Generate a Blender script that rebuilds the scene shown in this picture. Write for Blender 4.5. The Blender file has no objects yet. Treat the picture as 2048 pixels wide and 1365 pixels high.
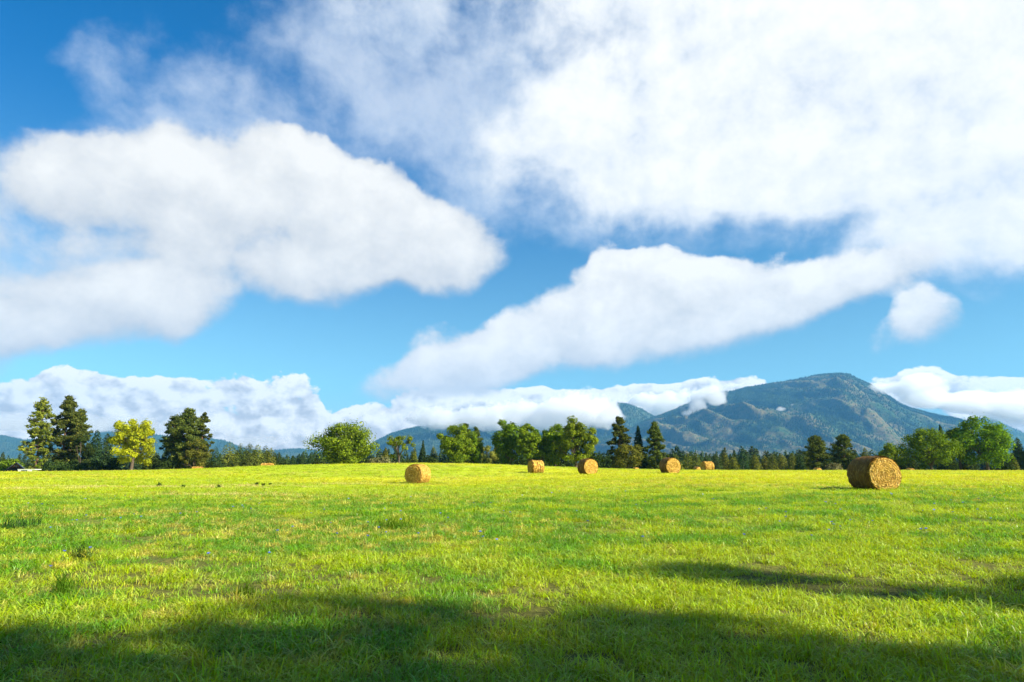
import bpy, bmesh, math, random
import numpy as np
from mathutils import Vector, Matrix

scene = bpy.context.scene
COL = scene.collection
rng = np.random.default_rng(7)
random.seed(7)

# ------------------------------------------------------------------ camera
F, W2, H2, HORIZON = 1365.0, 1024.0, 682.5, 940.0      # photograph pixels (2048 x 1365), a 24 mm lens
CAM_Z = 1.5
PITCH = math.atan((HORIZON - H2) / F)
cam_data = bpy.data.cameras.new('camera')
cam_data.sensor_width = 36.0
cam_data.lens = 36.0 * F / 2048.0
cam_data.clip_start = 0.1
cam_data.clip_end = 60000.0
cam = bpy.data.objects.new('camera', cam_data)
cam.location = (0, 0, CAM_Z)
cam.rotation_euler = (math.pi / 2 + PITCH, 0, 0)
COL.objects.link(cam)
scene.camera = cam

def ray(u, v):
    """direction of a photograph pixel, scaled so that its forward (Y) component is 1"""
    dx, dy = (u - W2) / F, (H2 - v) / F
    y = math.cos(PITCH) - dy * math.sin(PITCH)
    z = math.sin(PITCH) + dy * math.cos(PITCH)
    return dx / y, z / y

def azel(u, v):
    x, z = ray(u, v)
    return math.atan2(x, 1.0), math.atan2(z, math.hypot(x, 1.0))

# ------------------------------------------------------------------ sun, sky, exposure
SUN_EL, SUN_AZ = math.radians(31), math.radians(116)    # azimuth clockwise from +Y: from the right, a little behind the camera
sun_data = bpy.data.lights.new('sun', 'SUN')
sun_data.energy = 5.0
sun_data.angle = math.radians(0.55)
sun_data.color = (1.0, 0.93, 0.80)
sun = bpy.data.objects.new('sun', sun_data)
SUN_DIR = Vector((math.sin(SUN_AZ) * math.cos(SUN_EL), math.cos(SUN_AZ) * math.cos(SUN_EL), math.sin(SUN_EL)))
sun.rotation_euler = SUN_DIR.to_track_quat('Z', 'Y').to_euler()
COL.objects.link(sun)
scene.view_settings.view_transform = 'Standard'
scene.view_settings.look = 'None'
scene.view_settings.gamma = 1.0
scene.view_settings.use_curve_mapping = False
scene.view_settings.exposure = 1.6
cy = scene.cycles
cy.max_bounces = 10
cy.diffuse_bounces = 3
cy.glossy_bounces = 2
cy.transmission_bounces = 3
cy.volume_bounces = 8
cy.transparent_max_bounces = 6
cy.use_denoising = True
cy.sample_clamp_indirect = 6.0
cy.caustics_reflective = False
cy.caustics_refractive = False

# ------------------------------------------------------------------ node helper
class NT:
    def __init__(self, tree):
        self.t = tree
    def n(self, kind, ins=None, **props):
        node = self.t.nodes.new(kind)
        for k, v in props.items():
            setattr(node, k, v)
        for k, v in (ins or {}).items():
            sock = node.inputs[k]
            if isinstance(v, bpy.types.NodeSocket):
                self.t.links.new(v, sock)
            else:
                sock.default_value = v
        return node
    def m(self, op, a, b=None, c=None, clamp=False):
        ins = {0: a}
        if b is not None: ins[1] = b
        if c is not None: ins[2] = c
        return self.n('ShaderNodeMath', ins, operation=op, use_clamp=clamp).outputs[0]
    def v(self, op, a, b=None):
        ins = {0: a}
        if b is not None: ins[1] = b
        return self.n('ShaderNodeVectorMath', ins, operation=op).outputs[0]
    def step(self, x, lo, hi, a=0.0, b=1.0, kind='SMOOTHSTEP'):
        return self.n('ShaderNodeMapRange', {0: x, 1: lo, 2: hi, 3: a, 4: b}, interpolation_type=kind).outputs[0]
    def mix(self, f, a, b):
        nd = self.n('ShaderNodeMix', {0: f}, data_type='RGBA')
        for sock, val in ((nd.inputs[6], a), (nd.inputs[7], b)):
            if isinstance(val, bpy.types.NodeSocket): self.t.links.new(val, sock)
            else: sock.default_value = val
        return nd.outputs[2]
    def noise(self, vec, scale, detail=4.0, rough=0.55, lac=2.0, dist=0.0, dims='3D'):
        return self.n('ShaderNodeTexNoise', {'Vector': vec, 'Scale': scale, 'Detail': detail, 'Roughness': rough,
                                             'Lacunarity': lac, 'Distortion': dist}, noise_dimensions=dims)

def rgb(r, g, b): return (r, g, b, 1.0)

# ------------------------------------------------------------------ the sky: clear air with cloud layers, all by direction
world = bpy.data.worlds.new('World')
scene.world = world
world.use_nodes = True
world.node_tree.nodes.clear()

# every cloud: (centre px, centre py, half width, half height, tilt in degrees, weight)
CLOUDS_HIGH = [     # the thick grey-white sheet on the upper right
    (1560, 90, 520, 300, 0, 1.4), (1900, 280, 440, 270, 0, 1.4), (1700, 20, 500, 150, 0, .8), (1300, 290, 300, 165, 10, 1.05), (2150, 130, 400, 400, 0, 1.1),
    (1130, 150, 170, 200, 0, .5), (1960, 430, 240, 110, -8, .75), (1080, 330, 190, 110, 20, .62), (1500, 395, 330, 60, 5, .45), (820, 50, 190, 130, 0, .68),
    (1450, -250, 900, 260, 0, 1.0)]
CLOUDS_VEIL = [     # thin drifting wisps
    (560, 190, 330, 150, -25, .55), (800, 90, 260, 160, 20, .60), (800, 300, 220, 150, 35, .50), (1000, 250, 220, 220, 0, .60), (400, 260, 200, 110, -30, .52),
    (240, 90, 130, 60, -45, .42), (180, 150, 90, 60, 30, .36), (1150, 420, 250, 90, 8, .5), (1350, 450, 260, 50, 5, .35), (1650, 460, 240, 50, 0, .4),
    (1900, 510, 240, 90, 0, .7), (300, 290, 200, 60, -10, .5), (200, 520, 280, 80, 0, .75), (60, 500, 150, 170, 0, .6),
    (900, 120, 240, 180, 0, .5), (700, 380, 240, 60, 25, .3)]
CLOUDS_MID = [      # the big cloud on the left and its grey under-shelf
    (560, 440, 360, 150, 8, 1.15), (300, 400, 230, 130, 0, 1.0), (790, 470, 210, 105, 18, 1.1), (120, 350, 130, 90, 20, .75), (620, 350, 140, 80, 20, .85), (915, 478, 100, 80, 20, .80), (610, 315, 80, 55, 10, .7), (745, 372, 80, 55, 15, .65), (330, 340, 90, 55, 0, .6),
    (640, 560, 130, 75, 0, .75), (70, 450, 110, 140, 0, .45), (270, 535, 240, 50, 5, .42), (430, 545, 140, 50, 0, .45), (700, 420, 160, 80, 20, .7), (870, 540, 100, 50, 0, .45), (150, 620, 330, 85, -6, .95), (300, 610, 170, 70, -8, .72), (-60, 680, 260, 80, -8, 1.0), (-140, 420, 170, 200, 0, .6)]
CLOUDS_BANK = [     # the long bank that slopes down to the left, and the loose puff at its right end
    (1250, 612, 200, 108, -4, 1.1), (1430, 622, 300, 92, -8, 1.1), (1640, 586, 240, 60, -12, .85), (1810, 536, 140, 38, -14, .45), (1070, 690, 200, 82, -22, 1.1), (900, 752, 190, 52, -12, 1.05),
    (1206, 518, 36, 74, 12, .78), (1262, 530, 50, 46, 0, .5), (1420, 560, 60, 40, 0, .5), (880, 700, 80, 66, -20, .75), (1852, 638, 66, 70, 0, .9), (1795, 680, 90, 42, -20, .55), (1330, 555, 190, 62, 8, .8), (1500, 650, 180, 50, -8, .5)]
CLOUDS_LOW = [      # cumulus on the horizon
    (160, 785, 85, 60, 0, 1.0), (40, 800, 130, 55, 0, .9), (240, 810, 170, 60, 0, 1.0), (400, 830, 190, 65, 0, 1.0), (565, 800, 85, 66, 10, 1.1), (620, 850, 90, 45, 0, .9), (430, 880, 330, 45, 0, 1.2),
    (100, 870, 420, 60, 0, 1.2), (735, 836, 46, 32, 0, .85), (690, 866, 70, 26, 0, .85), (690, 845, 20, 18, 0, .6), (330, 765, 65, 32, 0, .62), (455, 762, 50, 30, 0, .6), (880, 815, 105, 48, 0, 1.05), (980, 830, 190, 55, 0, 1.05), (1100, 830, 220, 55, 0, 1.05),
    (1260, 805, 170, 42, 0, 1.0), (1430, 790, 130, 34, -5, .9), (1330, 815, 160, 50, 0, 1.0), (1840, 775, 75, 42, 0, 1.0), (1950, 790, 210, 42, 4, 1.05), (1780, 790, 110, 38, 0, .9), (2060, 820, 180, 60, 0, 1.1), (800, 870, 140, 40, 0, .7)]


wq = NT(world.node_tree)
gen = wq.n('ShaderNodeTexCoord').outputs['Generated']
sp = wq.n('ShaderNodeSeparateXYZ', {0: gen})
AZ = wq.m('ARCTAN2', sp.outputs[0], sp.outputs[1])
EL = wq.m('ARCSINE', sp.outputs[2])
P0 = wq.n('ShaderNodeCombineXYZ', {0: AZ, 1: EL, 2: 0.0}).outputs[0]
P1 = wq.n('ShaderNodeCombineXYZ', {0: AZ, 1: EL, 2: 1.0}).outputs[0]

SKY_STRENGTH = 0.05
sky = wq.n('ShaderNodeTexSky', sky_type='NISHITA', sun_disc=False, sun_elevation=SUN_EL, sun_rotation=SUN_AZ,
           altitude=900.0, air_density=1.0, dust_density=0.3, ozone_density=3.0)
tint = wq.mix(wq.step(EL, .0, .13), rgb(.52, .60, .75), rgb(.72, 1.06, .98))
tint = wq.mix(wq.step(EL, .13, .55), tint, rgb(.0, .66, 1.08))
c = wq.n('ShaderNodeMix', {0: 1.0, 6: sky.outputs[0], 7: tint}, data_type='RGBA', blend_type='MULTIPLY').outputs[2]

# noise shared by all cloud layers: a broad swirl, billows, and the same billows a little nearer the sun
broad = wq.noise(P0, 5.5, 4.0, .55, dims='2D')
swirl = wq.v('SUBTRACT', broad.outputs['Color'], (.5, .5, .5))
elsewhere = wq.noise(P0, 2.1, 2.0, .5, dims='2D').outputs[0]
ABS_AZ = wq.m('ABSOLUTE', AZ)
OUT = wq.m('MAXIMUM', wq.step(ABS_AZ, .72, .95), wq.step(EL, .66, .85))      # the sky past the frame, filled with the same sort of cloud

def billows(scale, off, rough, twist, stretch, lump):
    """soft turbulence mixed with rounded cauliflower heads, here and a little nearer the sun"""
    Q = wq.v('MULTIPLY_ADD', swirl, (twist, twist, 0))
    wq.t.links.new(P0, Q.node.inputs[2])
    Q = wq.v('MULTIPLY', Q, stretch)
    out = []
    for vec, det in ((Q, 8.0), (wq.v('ADD', Q, (off[0], off[1], 0)), 4.0)):
        a = wq.noise(vec, scale, det, rough, dims='2D').outputs[0]
        w = wq.n('ShaderNodeVectorMath', {0: wq.noise(vec, scale * 1.5, 2.0, .5, dims='2D').outputs['Color'], 1: (.5 / scale, .5 / scale, 0), 2: vec}, operation='MULTIPLY_ADD').outputs[0]
        vo = wq.n('ShaderNodeTexVoronoi', {'Vector': w, 'Scale': scale * 1.1, 'Detail': 2.0, 'Roughness': .5, 'Lacunarity': 2.1}, voronoi_dimensions='2D', feature='F1', normalize=True).outputs['Distance']
        out.append(wq.m('ADD', wq.m('MULTIPLY', a, 1 - lump * .5), wq.m('MULTIPLY_ADD', vo, -lump * 1.1, lump * .54)))
    return out

def layer(base, blobs, warp, noise_pair, n_amp, edge, opac, relief, white, grey, shade, past, chain, size=1.0, crisp=0.0, fall=2.6):
    """lay one cloud layer over the colour base; paler where there is less cloud towards the sun, greyer low in each cloud"""
    base_p = P1
    if chain is not None:                                    # evaluate one layer after another
        base_p = wq.n('ShaderNodeVectorMath', {0: chain, 1: (1e-9, 1e-9, 1e-9), 2: P1}, operation='MULTIPLY_ADD').outputs[0]
    PW = wq.n('ShaderNodeVectorMath', {0: swirl, 1: (warp, warp, 0), 2: base_p}, operation='MULTIPLY_ADD').outputs[0]
    total = None
    for (cx, cy_, rx, ry, deg, wt) in blobs:
        a, e = azel(cx, cy_)
        sx, sy = abs(azel(cx + 10, cy_)[0] - a) / 10, abs(azel(cx, cy_ - 10)[1] - e) / 10
        ct, st = math.cos(math.radians(deg)), math.sin(math.radians(deg))     # tilt: positive falls to the right
        rx, ry = rx * size, ry * size
        rows = ((ct / sx / rx, -st / sy / rx), (st / sx / ry, ct / sy / ry))
        q = [wq.n('ShaderNodeVectorMath', {0: PW, 1: (r0, r1, -r0 * a - r1 * e)}, operation='DOT_PRODUCT').outputs['Value'] for r0, r1 in rows]
        r2 = wq.m('MULTIPLY_ADD', q[1], q[1], wq.m('MULTIPLY', q[0], q[0]))
        f = wq.step(r2, fall, 0.0, 0.0, wt)
        mom = wq.m('MULTIPLY', f, q[1]) if total is None else wq.m('MULTIPLY_ADD', f, q[1], mom)
        total = f if total is None else wq.m('ADD', total, f)
    height = wq.m('DIVIDE', mom, wq.m('ADD', total, .12))    # +1 at cloud tops, -1 at their bases
    total = wq.m('MINIMUM', total, 1.6)
    o = wq.m('MULTIPLY', OUT, wq.step(elsewhere, past[0], past[1]))
    if past[2] is not None:
        o = wq.m('MULTIPLY', o, wq.step(EL, past[2], past[2] - .1))
    total = wq.m('MAXIMUM', total, o)
    na, nb = noise_pair
    d = wq.m('ADD', total, wq.m('MULTIPLY_ADD', na, n_amp, -.5 * n_amp))
    d = wq.m('MULTIPLY', d, wq.step(total, 0.03, .35))
    # tops are crisper than the torn bases
    alpha = wq.step(d, edge[0], wq.m('MULTIPLY_ADD', height, -crisp, edge[1]), 0.0, opac)
    s = wq.m('MULTIPLY', wq.m('SUBTRACT', na, nb), relief)
    s = wq.m('ADD', s, wq.m('MULTIPLY_ADD', height, shade[1], shade[0]))
    s = wq.m('ADD', s, wq.m('MULTIPLY', d, shade[2]), clamp=True)
    return wq.mix(alpha, base, wq.mix(s, grey, white)), d

CW = 8.5
def cc(r, g, b): return (r * CW, g * CW, b * CW, 1.0)
fine = billows(9.0, (.022, .034), .64, .035, (1, 1.2, 1), .36)
puffs = billows(26.0, (.008, .014), .60, .015, (.85, 1.25, 1), .5)
# layer(base, clouds, warp, noise, noise amount, (edge from, to), opacity, relief, white, grey, (mid tone, base to top, thickness), rest of sky)
c, k = layer(c, CLOUDS_LOW, .035, puffs, 1.9, (.52, .80), 1.0, 3.2, cc(1.0, .985, .94), cc(.54, .54, .55), (.44, .66, .06), (.35, .6, .16), None, .80, .10)
c, k = layer(c, CLOUDS_VEIL, .13, fine, 2.2, (.16, 1.9), .70, .7, cc(.64, .70, .78), cc(.40, .52, .69), (.28, 0, .32), (.45, .7, None), k, .95)
c, k = layer(c, CLOUDS_HIGH, .10, fine, 1.7, (.20, 1.50), 1.0, .45, cc(.85, .845, .825), cc(.46, .55, .67), (-.30, .10, .72), (.45, .7, None), k, .82)
c, k = layer(c, CLOUDS_MID, .075, fine, 1.7, (.26, 1.20), 1.0, .7, cc(.81, .80, .77), cc(.47, .50, .54), (-.02, .36, .46), (.55, .8, .5), k, .80, .40)
c, k = layer(c, CLOUDS_BANK, .05, fine, 1.9, (.32, 1.14), 1.0, .8, cc(.85, .84, .81), cc(.48, .51, .55), (.12, .40, .40), (.6, .85, .35), k, .80, .40)
bg = wq.n('ShaderNodeBackground', {0: c, 1: SKY_STRENGTH})
wo = wq.n('ShaderNodeOutputWorld', {0: bg.outputs[0]})
world.cycles.sampling_method = 'MANUAL'
world.cycles.sample_map_resolution = 256

# ------------------------------------------------------------------ mesh helpers
def make_mesh(name, verts, polys, smooth=False):
    """polys: list of integer arrays, each (count, corners)"""
    me = bpy.data.meshes.new(name)
    verts = np.asarray(verts, dtype=np.float32).reshape(-1, 3)
    polys = [np.asarray(p, dtype=np.int32) for p in polys if len(p)]
    me.vertices.add(len(verts))
    me.vertices.foreach_set('co', verts.ravel())
    loops = np.concatenate([p.ravel() for p in polys]) if polys else np.zeros(0, np.int32)
    counts = np.concatenate([np.full(len(p), p.shape[1], np.int32) for p in polys]) if polys else np.zeros(0, np.int32)
    if len(loops):
        me.loops.add(len(loops))
        me.loops.foreach_set('vertex_index', loops)
        me.polygons.add(len(counts))
        starts = np.concatenate([[0], np.cumsum(counts)[:-1]]).astype(np.int32)
        me.polygons.foreach_set('loop_start', starts)
        me.polygons.foreach_set('use_smooth', np.full(len(counts), smooth, dtype=bool))
    me.update(calc_edges=True)
    me.validate()
    return me

def link(name, me, mat=None, parent=None, loc=None):
    o = bpy.data.objects.new(name, me)
    COL.objects.link(o)
    if mat is not None and me is not None and not me.materials:
        me.materials.append(mat)
    if parent is not None: o.parent = parent
    if loc is not None: o.location = loc
    return o

def empty(name, loc, rotz=0.0):
    o = bpy.data.objects.new(name, None)
    COL.objects.link(o)
    o.location = loc
    o.rotation_euler = (0, 0, rotz)
    o.empty_display_size = .3
    return o

def tag(o, label=None, category=None, group=None, kind=None):
    if label: o['label'] = label
    if category: o['category'] = category
    if group: o['group'] = group
    if kind: o['kind'] = kind
    return o

def hash2(ix, iy, seed):
    h = (ix * 374761393 + iy * 668265263 + seed * 2147483647 + 1013904223) & 0xFFFFFFFF
    h = ((h ^ (h >> 13)) * 1274126177) & 0xFFFFFFFF
    return ((h ^ (h >> 16)) & 0xFFFF) / 65535.0

def vnoise(x, y, seed=0):
    x, y = np.asarray(x, float), np.asarray(y, float)
    ix, iy = np.floor(x).astype(np.int64), np.floor(y).astype(np.int64)
    fx, fy = x - ix, y - iy
    fx, fy = fx * fx * fx * (fx * (fx * 6 - 15) + 10), fy * fy * fy * (fy * (fy * 6 - 15) + 10)
    a, b, c_, d = hash2(ix, iy, seed), hash2(ix + 1, iy, seed), hash2(ix, iy + 1, seed), hash2(ix + 1, iy + 1, seed)
    return (a * (1 - fx) + b * fx) * (1 - fy) + (c_ * (1 - fx) + d * fx) * fy

def fbm(x, y, seed=0, octaves=5, gain=.5):
    t, amp, tot = 0.0, 1.0, 0.0
    for k in range(octaves):
        t = t + amp * vnoise(x * 2 ** k + 17.3 * k, y * 2 ** k - 9.1 * k, seed + k)
        tot += amp
        amp *= gain
    return t / tot

def ridged(x, y, seed=0, octaves=5, gain=.5):
    t, amp, tot = 0.0, 1.0, 0.0
    for k in range(octaves):
        t = t + amp * (1 - np.abs(2 * vnoise(x * 2 ** k + 5.7 * k, y * 2 ** k + 3.1 * k, seed + k) - 1))
        tot += amp
        amp *= gain
    return t / tot

def tube(path, radii, sides=7):
    """tapered tube along a path; returns verts, quads"""
    path = np.asarray(path, float)
    n = len(path)
    tang = np.gradient(path, axis=0)
    tang /= np.linalg.norm(tang, axis=1)[:, None] + 1e-9
    ref = np.where(np.abs(tang[:, 2:3]) > .9, np.array([[1.0, 0, 0]]), np.array([[0, 0, 1.0]]))
    a = np.cross(tang, ref)
    a /= np.linalg.norm(a, axis=1)[:, None] + 1e-9
    b = np.cross(tang, a)
    ang = np.linspace(0, 2 * np.pi, sides, endpoint=False)
    ring = (a[:, None] * np.cos(ang)[None, :, None] + b[:, None] * np.sin(ang)[None, :, None]) * np.asarray(radii)[:, None, None]
    v = (path[:, None] + ring).reshape(-1, 3)
    i = np.arange(n - 1)[:, None] * sides
    j = np.arange(sides)[None]
    jn = (j + 1) % sides
    q = np.stack([i + j, i + jn, i + sides + jn, i + sides + j], -1).reshape(-1, 4)
    return v, q

class Build:
    """collects shapes into one mesh"""
    def __init__(self): self.v, self.p, self.n = [], [], 0
    def add(self, v, *polys):
        v = np.asarray(v, float).reshape(-1, 3)
        self.v.append(v)
        for q in polys: self.p.append(np.asarray(q, int) + self.n)
        self.n += len(v)
    def tube(self, path, radii, sides=7): self.add(*tube(path, radii, sides))
    def box(self, x0, x1, y0, y1, z0, z1):
        v = [(x, y, z) for z in (z0, z1) for y in (y0, y1) for x in (x0, x1)]
        self.add(v, [(0, 2, 3, 1), (4, 5, 7, 6), (0, 1, 5, 4), (2, 6, 7, 3), (0, 4, 6, 2), (1, 3, 7, 5)])
    def mesh(self, name, smooth=False):
        return make_mesh(name, np.concatenate(self.v) if self.v else np.zeros((0, 3)), self.p, smooth)

def leaf_quads(pos, normal, size, rnd, long=1.4):
    """one small leaf-sprig quad per position, facing roughly along normal"""
    n = len(pos)
    nrm = normal / (np.linalg.norm(normal, axis=1)[:, None] + 1e-9)
    t = rnd.normal(size=(n, 3))
    t -= nrm * np.sum(t * nrm, 1)[:, None]
    t /= np.linalg.norm(t, axis=1)[:, None] + 1e-9
    b = np.cross(nrm, t)
    s = np.broadcast_to(np.asarray(size), (n,))[:, None] * .5
    # a kite: pointed at both ends so that outlines stay ragged
    v = np.stack([pos - t * s * long, pos + b * s * .75 + nrm * s * .15, pos + t * s * long, pos - b * s * .75 + nrm * s * .15], 1)
    q = np.arange(n * 4).reshape(n, 4)
    return v.reshape(-1, 3), q

def in_ball(n, rnd, power=.45):
    d = rnd.normal(size=(n, 3))
    d /= np.linalg.norm(d, axis=1)[:, None] + 1e-9
    return d, d * (rnd.random(n) ** power)[:, None]

# ------------------------------------------------------------------ materials
def new_mat(name):
    m = bpy.data.materials.new(name)
    m.use_nodes = True
    m.node_tree.nodes.clear()
    return m, NT(m.node_tree)

def foliage_mat(name, dark, light, tip, translucency=.35, patch=.35):
    """leaves: two greens mixed leaf by leaf and branch by branch, lit through from behind"""
    m, q = new_mat(name)
    geo = q.n('ShaderNodeNewGeometry')
    obj = q.n('ShaderNodeObjectInfo')
    isl = geo.outputs['Random Per Island']
    nz = q.noise(geo.outputs['Position'], patch, 3.0, .6).outputs[0]
    f = q.m('ADD', q.m('MULTIPLY', isl, .55), q.step(nz, .38, .62, 0, .5))
    colr = q.mix(f, rgb(*dark), rgb(*light))
    colr = q.mix(q.step(isl, .82, 1.0, 0, .7), colr, rgb(*tip))
    hs = q.n('ShaderNodeHueSaturation', {'Hue': q.m('MULTIPLY_ADD', obj.outputs['Random'], .03, .485), 'Saturation': 1.0,
                                         'Value': q.m('MULTIPLY_ADD', obj.outputs['Random'], .3, .85), 'Color': colr}).outputs[0]
    d = q.n('ShaderNodeBsdfDiffuse', {'Color': hs}).outputs[0]
    tcol = q.n('ShaderNodeMix', {0: 1.0, 6: hs, 7: rgb(1.25, 1.15, .5)}, data_type='RGBA', blend_type='MULTIPLY').outputs[2]
    t = q.n('ShaderNodeBsdfTranslucent', {'Color': tcol}).outputs[0]
    mix = q.n('ShaderNodeMixShader', {0: translucency, 1: d, 2: t}).outputs[0]
    q.n('ShaderNodeOutputMaterial', {0: mix})
    return m

def rough_mat(name, a, b, scale=4.0, rough=.9, bump=.3, detail=6.0, stretch=(1, 1, 1), coords='Object', spec=.2):
    m, q = new_mat(name)
    tc = q.n('ShaderNodeTexCoord').outputs[coords]
    vec = q.v('MULTIPLY', tc, stretch)
    nz = q.noise(vec, scale, detail, .6).outputs[0]
    colr = q.mix(q.step(nz, .3, .7), rgb(*a), rgb(*b))
    bp = q.n('ShaderNodeBump', {'Strength': bump, 'Distance': .05, 'Height': nz}).outputs[0]
    p = q.n('ShaderNodeBsdfPrincipled', {'Base Color': colr, 'Roughness': rough, 'Specular IOR Level': spec, 'Normal': bp})
    q.n('ShaderNodeOutputMaterial', {0: p.outputs[0]})
    return m

M = {}
M['pine'] = foliage_mat('pine needles', (.022, .038, .009), (.10, .125, .020), (.20, .20, .03), .22)
M['pine_sun'] = foliage_mat('yellow green pine needles', (.045, .066, .012), (.19, .205, .022), (.30, .29, .04), .25)
M['fir'] = foliage_mat('fir needles', (.012, .030, .012), (.036, .064, .018), (.06, .09, .025), .15)
M['broad'] = foliage_mat('broad leaves', (.055, .105, .010), (.22, .31, .014), (.34, .40, .03), .40)
M['broad_dark'] = foliage_mat('deep green leaves', (.036, .080, .009), (.15, .27, .014), (.28, .38, .03), .40)
M['broad_pale'] = foliage_mat('pale green leaves', (.085, .12, .022), (.28, .32, .05), (.38, .39, .10), .38)
M['yellow'] = foliage_mat('yellow autumn leaves', (.14, .165, .010), (.41, .39, .012), (.56, .49, .03), .42)
M['juniper'] = foliage_mat('juniper scales', (.032, .052, .010), (.15, .16, .020), (.25, .22, .03), .2)
M['far'] = foliage_mat('far conifer needles', (.016, .034, .012), (.050, .080, .022), (.085, .105, .035), .15, .05)
M['shrub_dark'] = foliage_mat('dark shrub leaves', (.014, .026, .006), (.040, .064, .012), (.085, .11, .02), .25)
M['shrub_grey'] = foliage_mat('grey green shrub leaves', (.07, .075, .035), (.20, .20, .075), (.30, .27, .12), .25)
M['bark'] = rough_mat('grey brown bark', (.035, .025, .018), (.12, .09, .065), 3.0, .95, .6, stretch=(4, 4, 1))
M['bark_red'] = rough_mat('reddish pine bark', (.05, .03, .02), (.17, .09, .055), 3.0, .95, .6, stretch=(4, 4, 1))

def field_colour(q, pos):
    """colour of the field plants at a place: lime regrowth, deeper green swathes, dry straw patches"""
    sepp = q.n('ShaderNodeSeparateXYZ', {0: pos})
    Y = sepp.outputs[1]
    flat = q.v('MULTIPLY', pos, (1, 1, 0))
    strip = q.v('MULTIPLY', pos, (.35, 1.0, 0))
    n1 = q.noise(flat, .55, 5.0, .6, dims='2D').outputs[0]
    n2 = q.noise(strip, .16, 4.0, .55, dims='2D').outputs[0]
    n3 = q.noise(flat, 1.7, 5.0, .65, dims='2D').outputs[0]
    n4 = q.noise(strip, .06, 4.0, .6, dims='2D').outputs[0]
    lime, green, straw, yellow = rgb(.34, .44, .005), rgb(.135, .30, .005), rgb(.60, .48, .09), rgb(.54, .54, .006)
    # the lush strip in the middle distance, brighter stubble beyond it
    lush = q.m('MULTIPLY', q.step(Y, 9, 15), q.step(Y, 38, 20))
    f_green = q.step(q.m('ADD', q.m('ADD', n1, q.m('MULTIPLY', lush, .10)), q.m('MULTIPLY_ADD', n2, .5, -.25)), .44, .66)
    colr = q.mix(f_green, lime, green)
    far = q.step(Y, 24, 48)
    far_c = q.mix(q.step(n4, .40, .62), yellow, rgb(.38, .47, .006))
    far_c = q.mix(q.step(n2, .56, .74, 0, .75), far_c, rgb(.20, .32, .010))
    far_c = q.mix(q.step(n2, .30, .20, 0, .8), far_c, rgb(.50, .43, .10))
    colr = q.mix(q.m('MULTIPLY', far, .85), colr, far_c)
    dry = q.m('MULTIPLY', q.step(q.m('MULTIPLY_ADD', n2, .45, q.m('MULTIPLY', n3, .75)), .64, .76), q.step(Y, 4, 9, .35, 1.0))
    colr = q.mix(q.m('MULTIPLY', dry, .75), colr, straw)
    # raked hay left lying in pale rows
    for cx, cy2, rx, ry in ((-22.5, 43.5, 9.5, 1.0), (-28.5, 40.0, 6.0, .8), (-17.0, 47.0, 5.0, .9), (-11.5, 52.5, 4.0, 1.0), (-13.5, 34.0, 5.0, .7)):
        e = q.v('MULTIPLY', q.v('SUBTRACT', flat, (cx, cy2, 0)), (1 / rx, 1 / ry, 0))
        r = q.n('ShaderNodeVectorMath', {0: e}, operation='LENGTH').outputs['Value']
        f = q.step(q.m('ADD', r, q.m('MULTIPLY_ADD', n1, 1.6, -.8)), 1.0, .45)
        colr = q.mix(q.m('MULTIPLY', f, .85), colr, rgb(.60, .52, .22))
    return colr, n3

def grass_mat():
    m, q = new_mat('field grass')
    geo = q.n('ShaderNodeNewGeometry')
    obj = q.n('ShaderNodeObjectInfo')
    colr, _ = field_colour(q, geo.outputs['Position'])
    isl = geo.outputs['Random Per Island']
    colr = q.n('ShaderNodeHueSaturation', {'Hue': q.m('MULTIPLY_ADD', isl, .05, .475), 'Saturation': q.m('MULTIPLY_ADD', obj.outputs['Random'], .15, .90),
                                           'Value': q.m('MULTIPLY_ADD', isl, .75, .62), 'Color': colr}).outputs[0]
    colr = q.mix(q.step(isl, .95, .97, 0, .85), colr, rgb(.38, .27, .075))
    p = q.n('ShaderNodeBsdfPrincipled', {'Base Color': colr, 'Roughness': .42, 'Specular IOR Level': .28})
    tcol = q.n('ShaderNodeMix', {0: 1.0, 6: colr, 7: rgb(1.35, 1.25, .35)}, data_type='RGBA', blend_type='MULTIPLY').outputs[2]
    t = q.n('ShaderNodeBsdfTranslucent', {'Color': tcol}).outputs[0]
    q.n('ShaderNodeOutputMaterial', {0: q.n('ShaderNodeMixShader', {0: .42, 1: p.outputs[0], 2: t}).outputs[0]})
    return m

def field_mat():
    m, q = new_mat('field soil and stubble')
    geo = q.n('ShaderNodeNewGeometry')
    pos = geo.outputs['Position']
    colr, n3 = field_colour(q, pos)
    fine = q.noise(q.v('MULTIPLY', pos, (1, 1, 0)), 9.0, 6.0, .7, dims='2D').outputs[0]
    Y = q.n('ShaderNodeSeparateXYZ', {0: pos}).outputs[1]
    soil = q.mix(fine, rgb(.04, .042, .010), rgb(.17, .16, .04))
    # close by the soil shows between the blades; further off stubble closes over it
    colr = q.mix(q.step(Y, 6, 40, .05, .85), soil, colr)
    colr = q.n('ShaderNodeHueSaturation', {'Hue': .5, 'Saturation': 1.0, 'Value': q.m('MULTIPLY_ADD', fine, 1.0, .5), 'Color': colr}).outputs[0]
    wood = q.mix(q.noise(pos, .5, 3.0).outputs[0], rgb(.03, .035, .01), rgb(.07, .07, .02))
    colr = q.mix(q.step(Y, 215, 260), colr, wood)
    bp = q.n('ShaderNodeBump', {'Strength': .8, 'Distance': .12, 'Height': fine}).outputs[0]
    p = q.n('ShaderNodeBsdfPrincipled', {'Base Color': colr, 'Roughness': .9, 'Specular IOR Level': .1, 'Normal': bp})
    q.n('ShaderNodeOutputMaterial', {0: p.outputs[0]})
    return m

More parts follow.
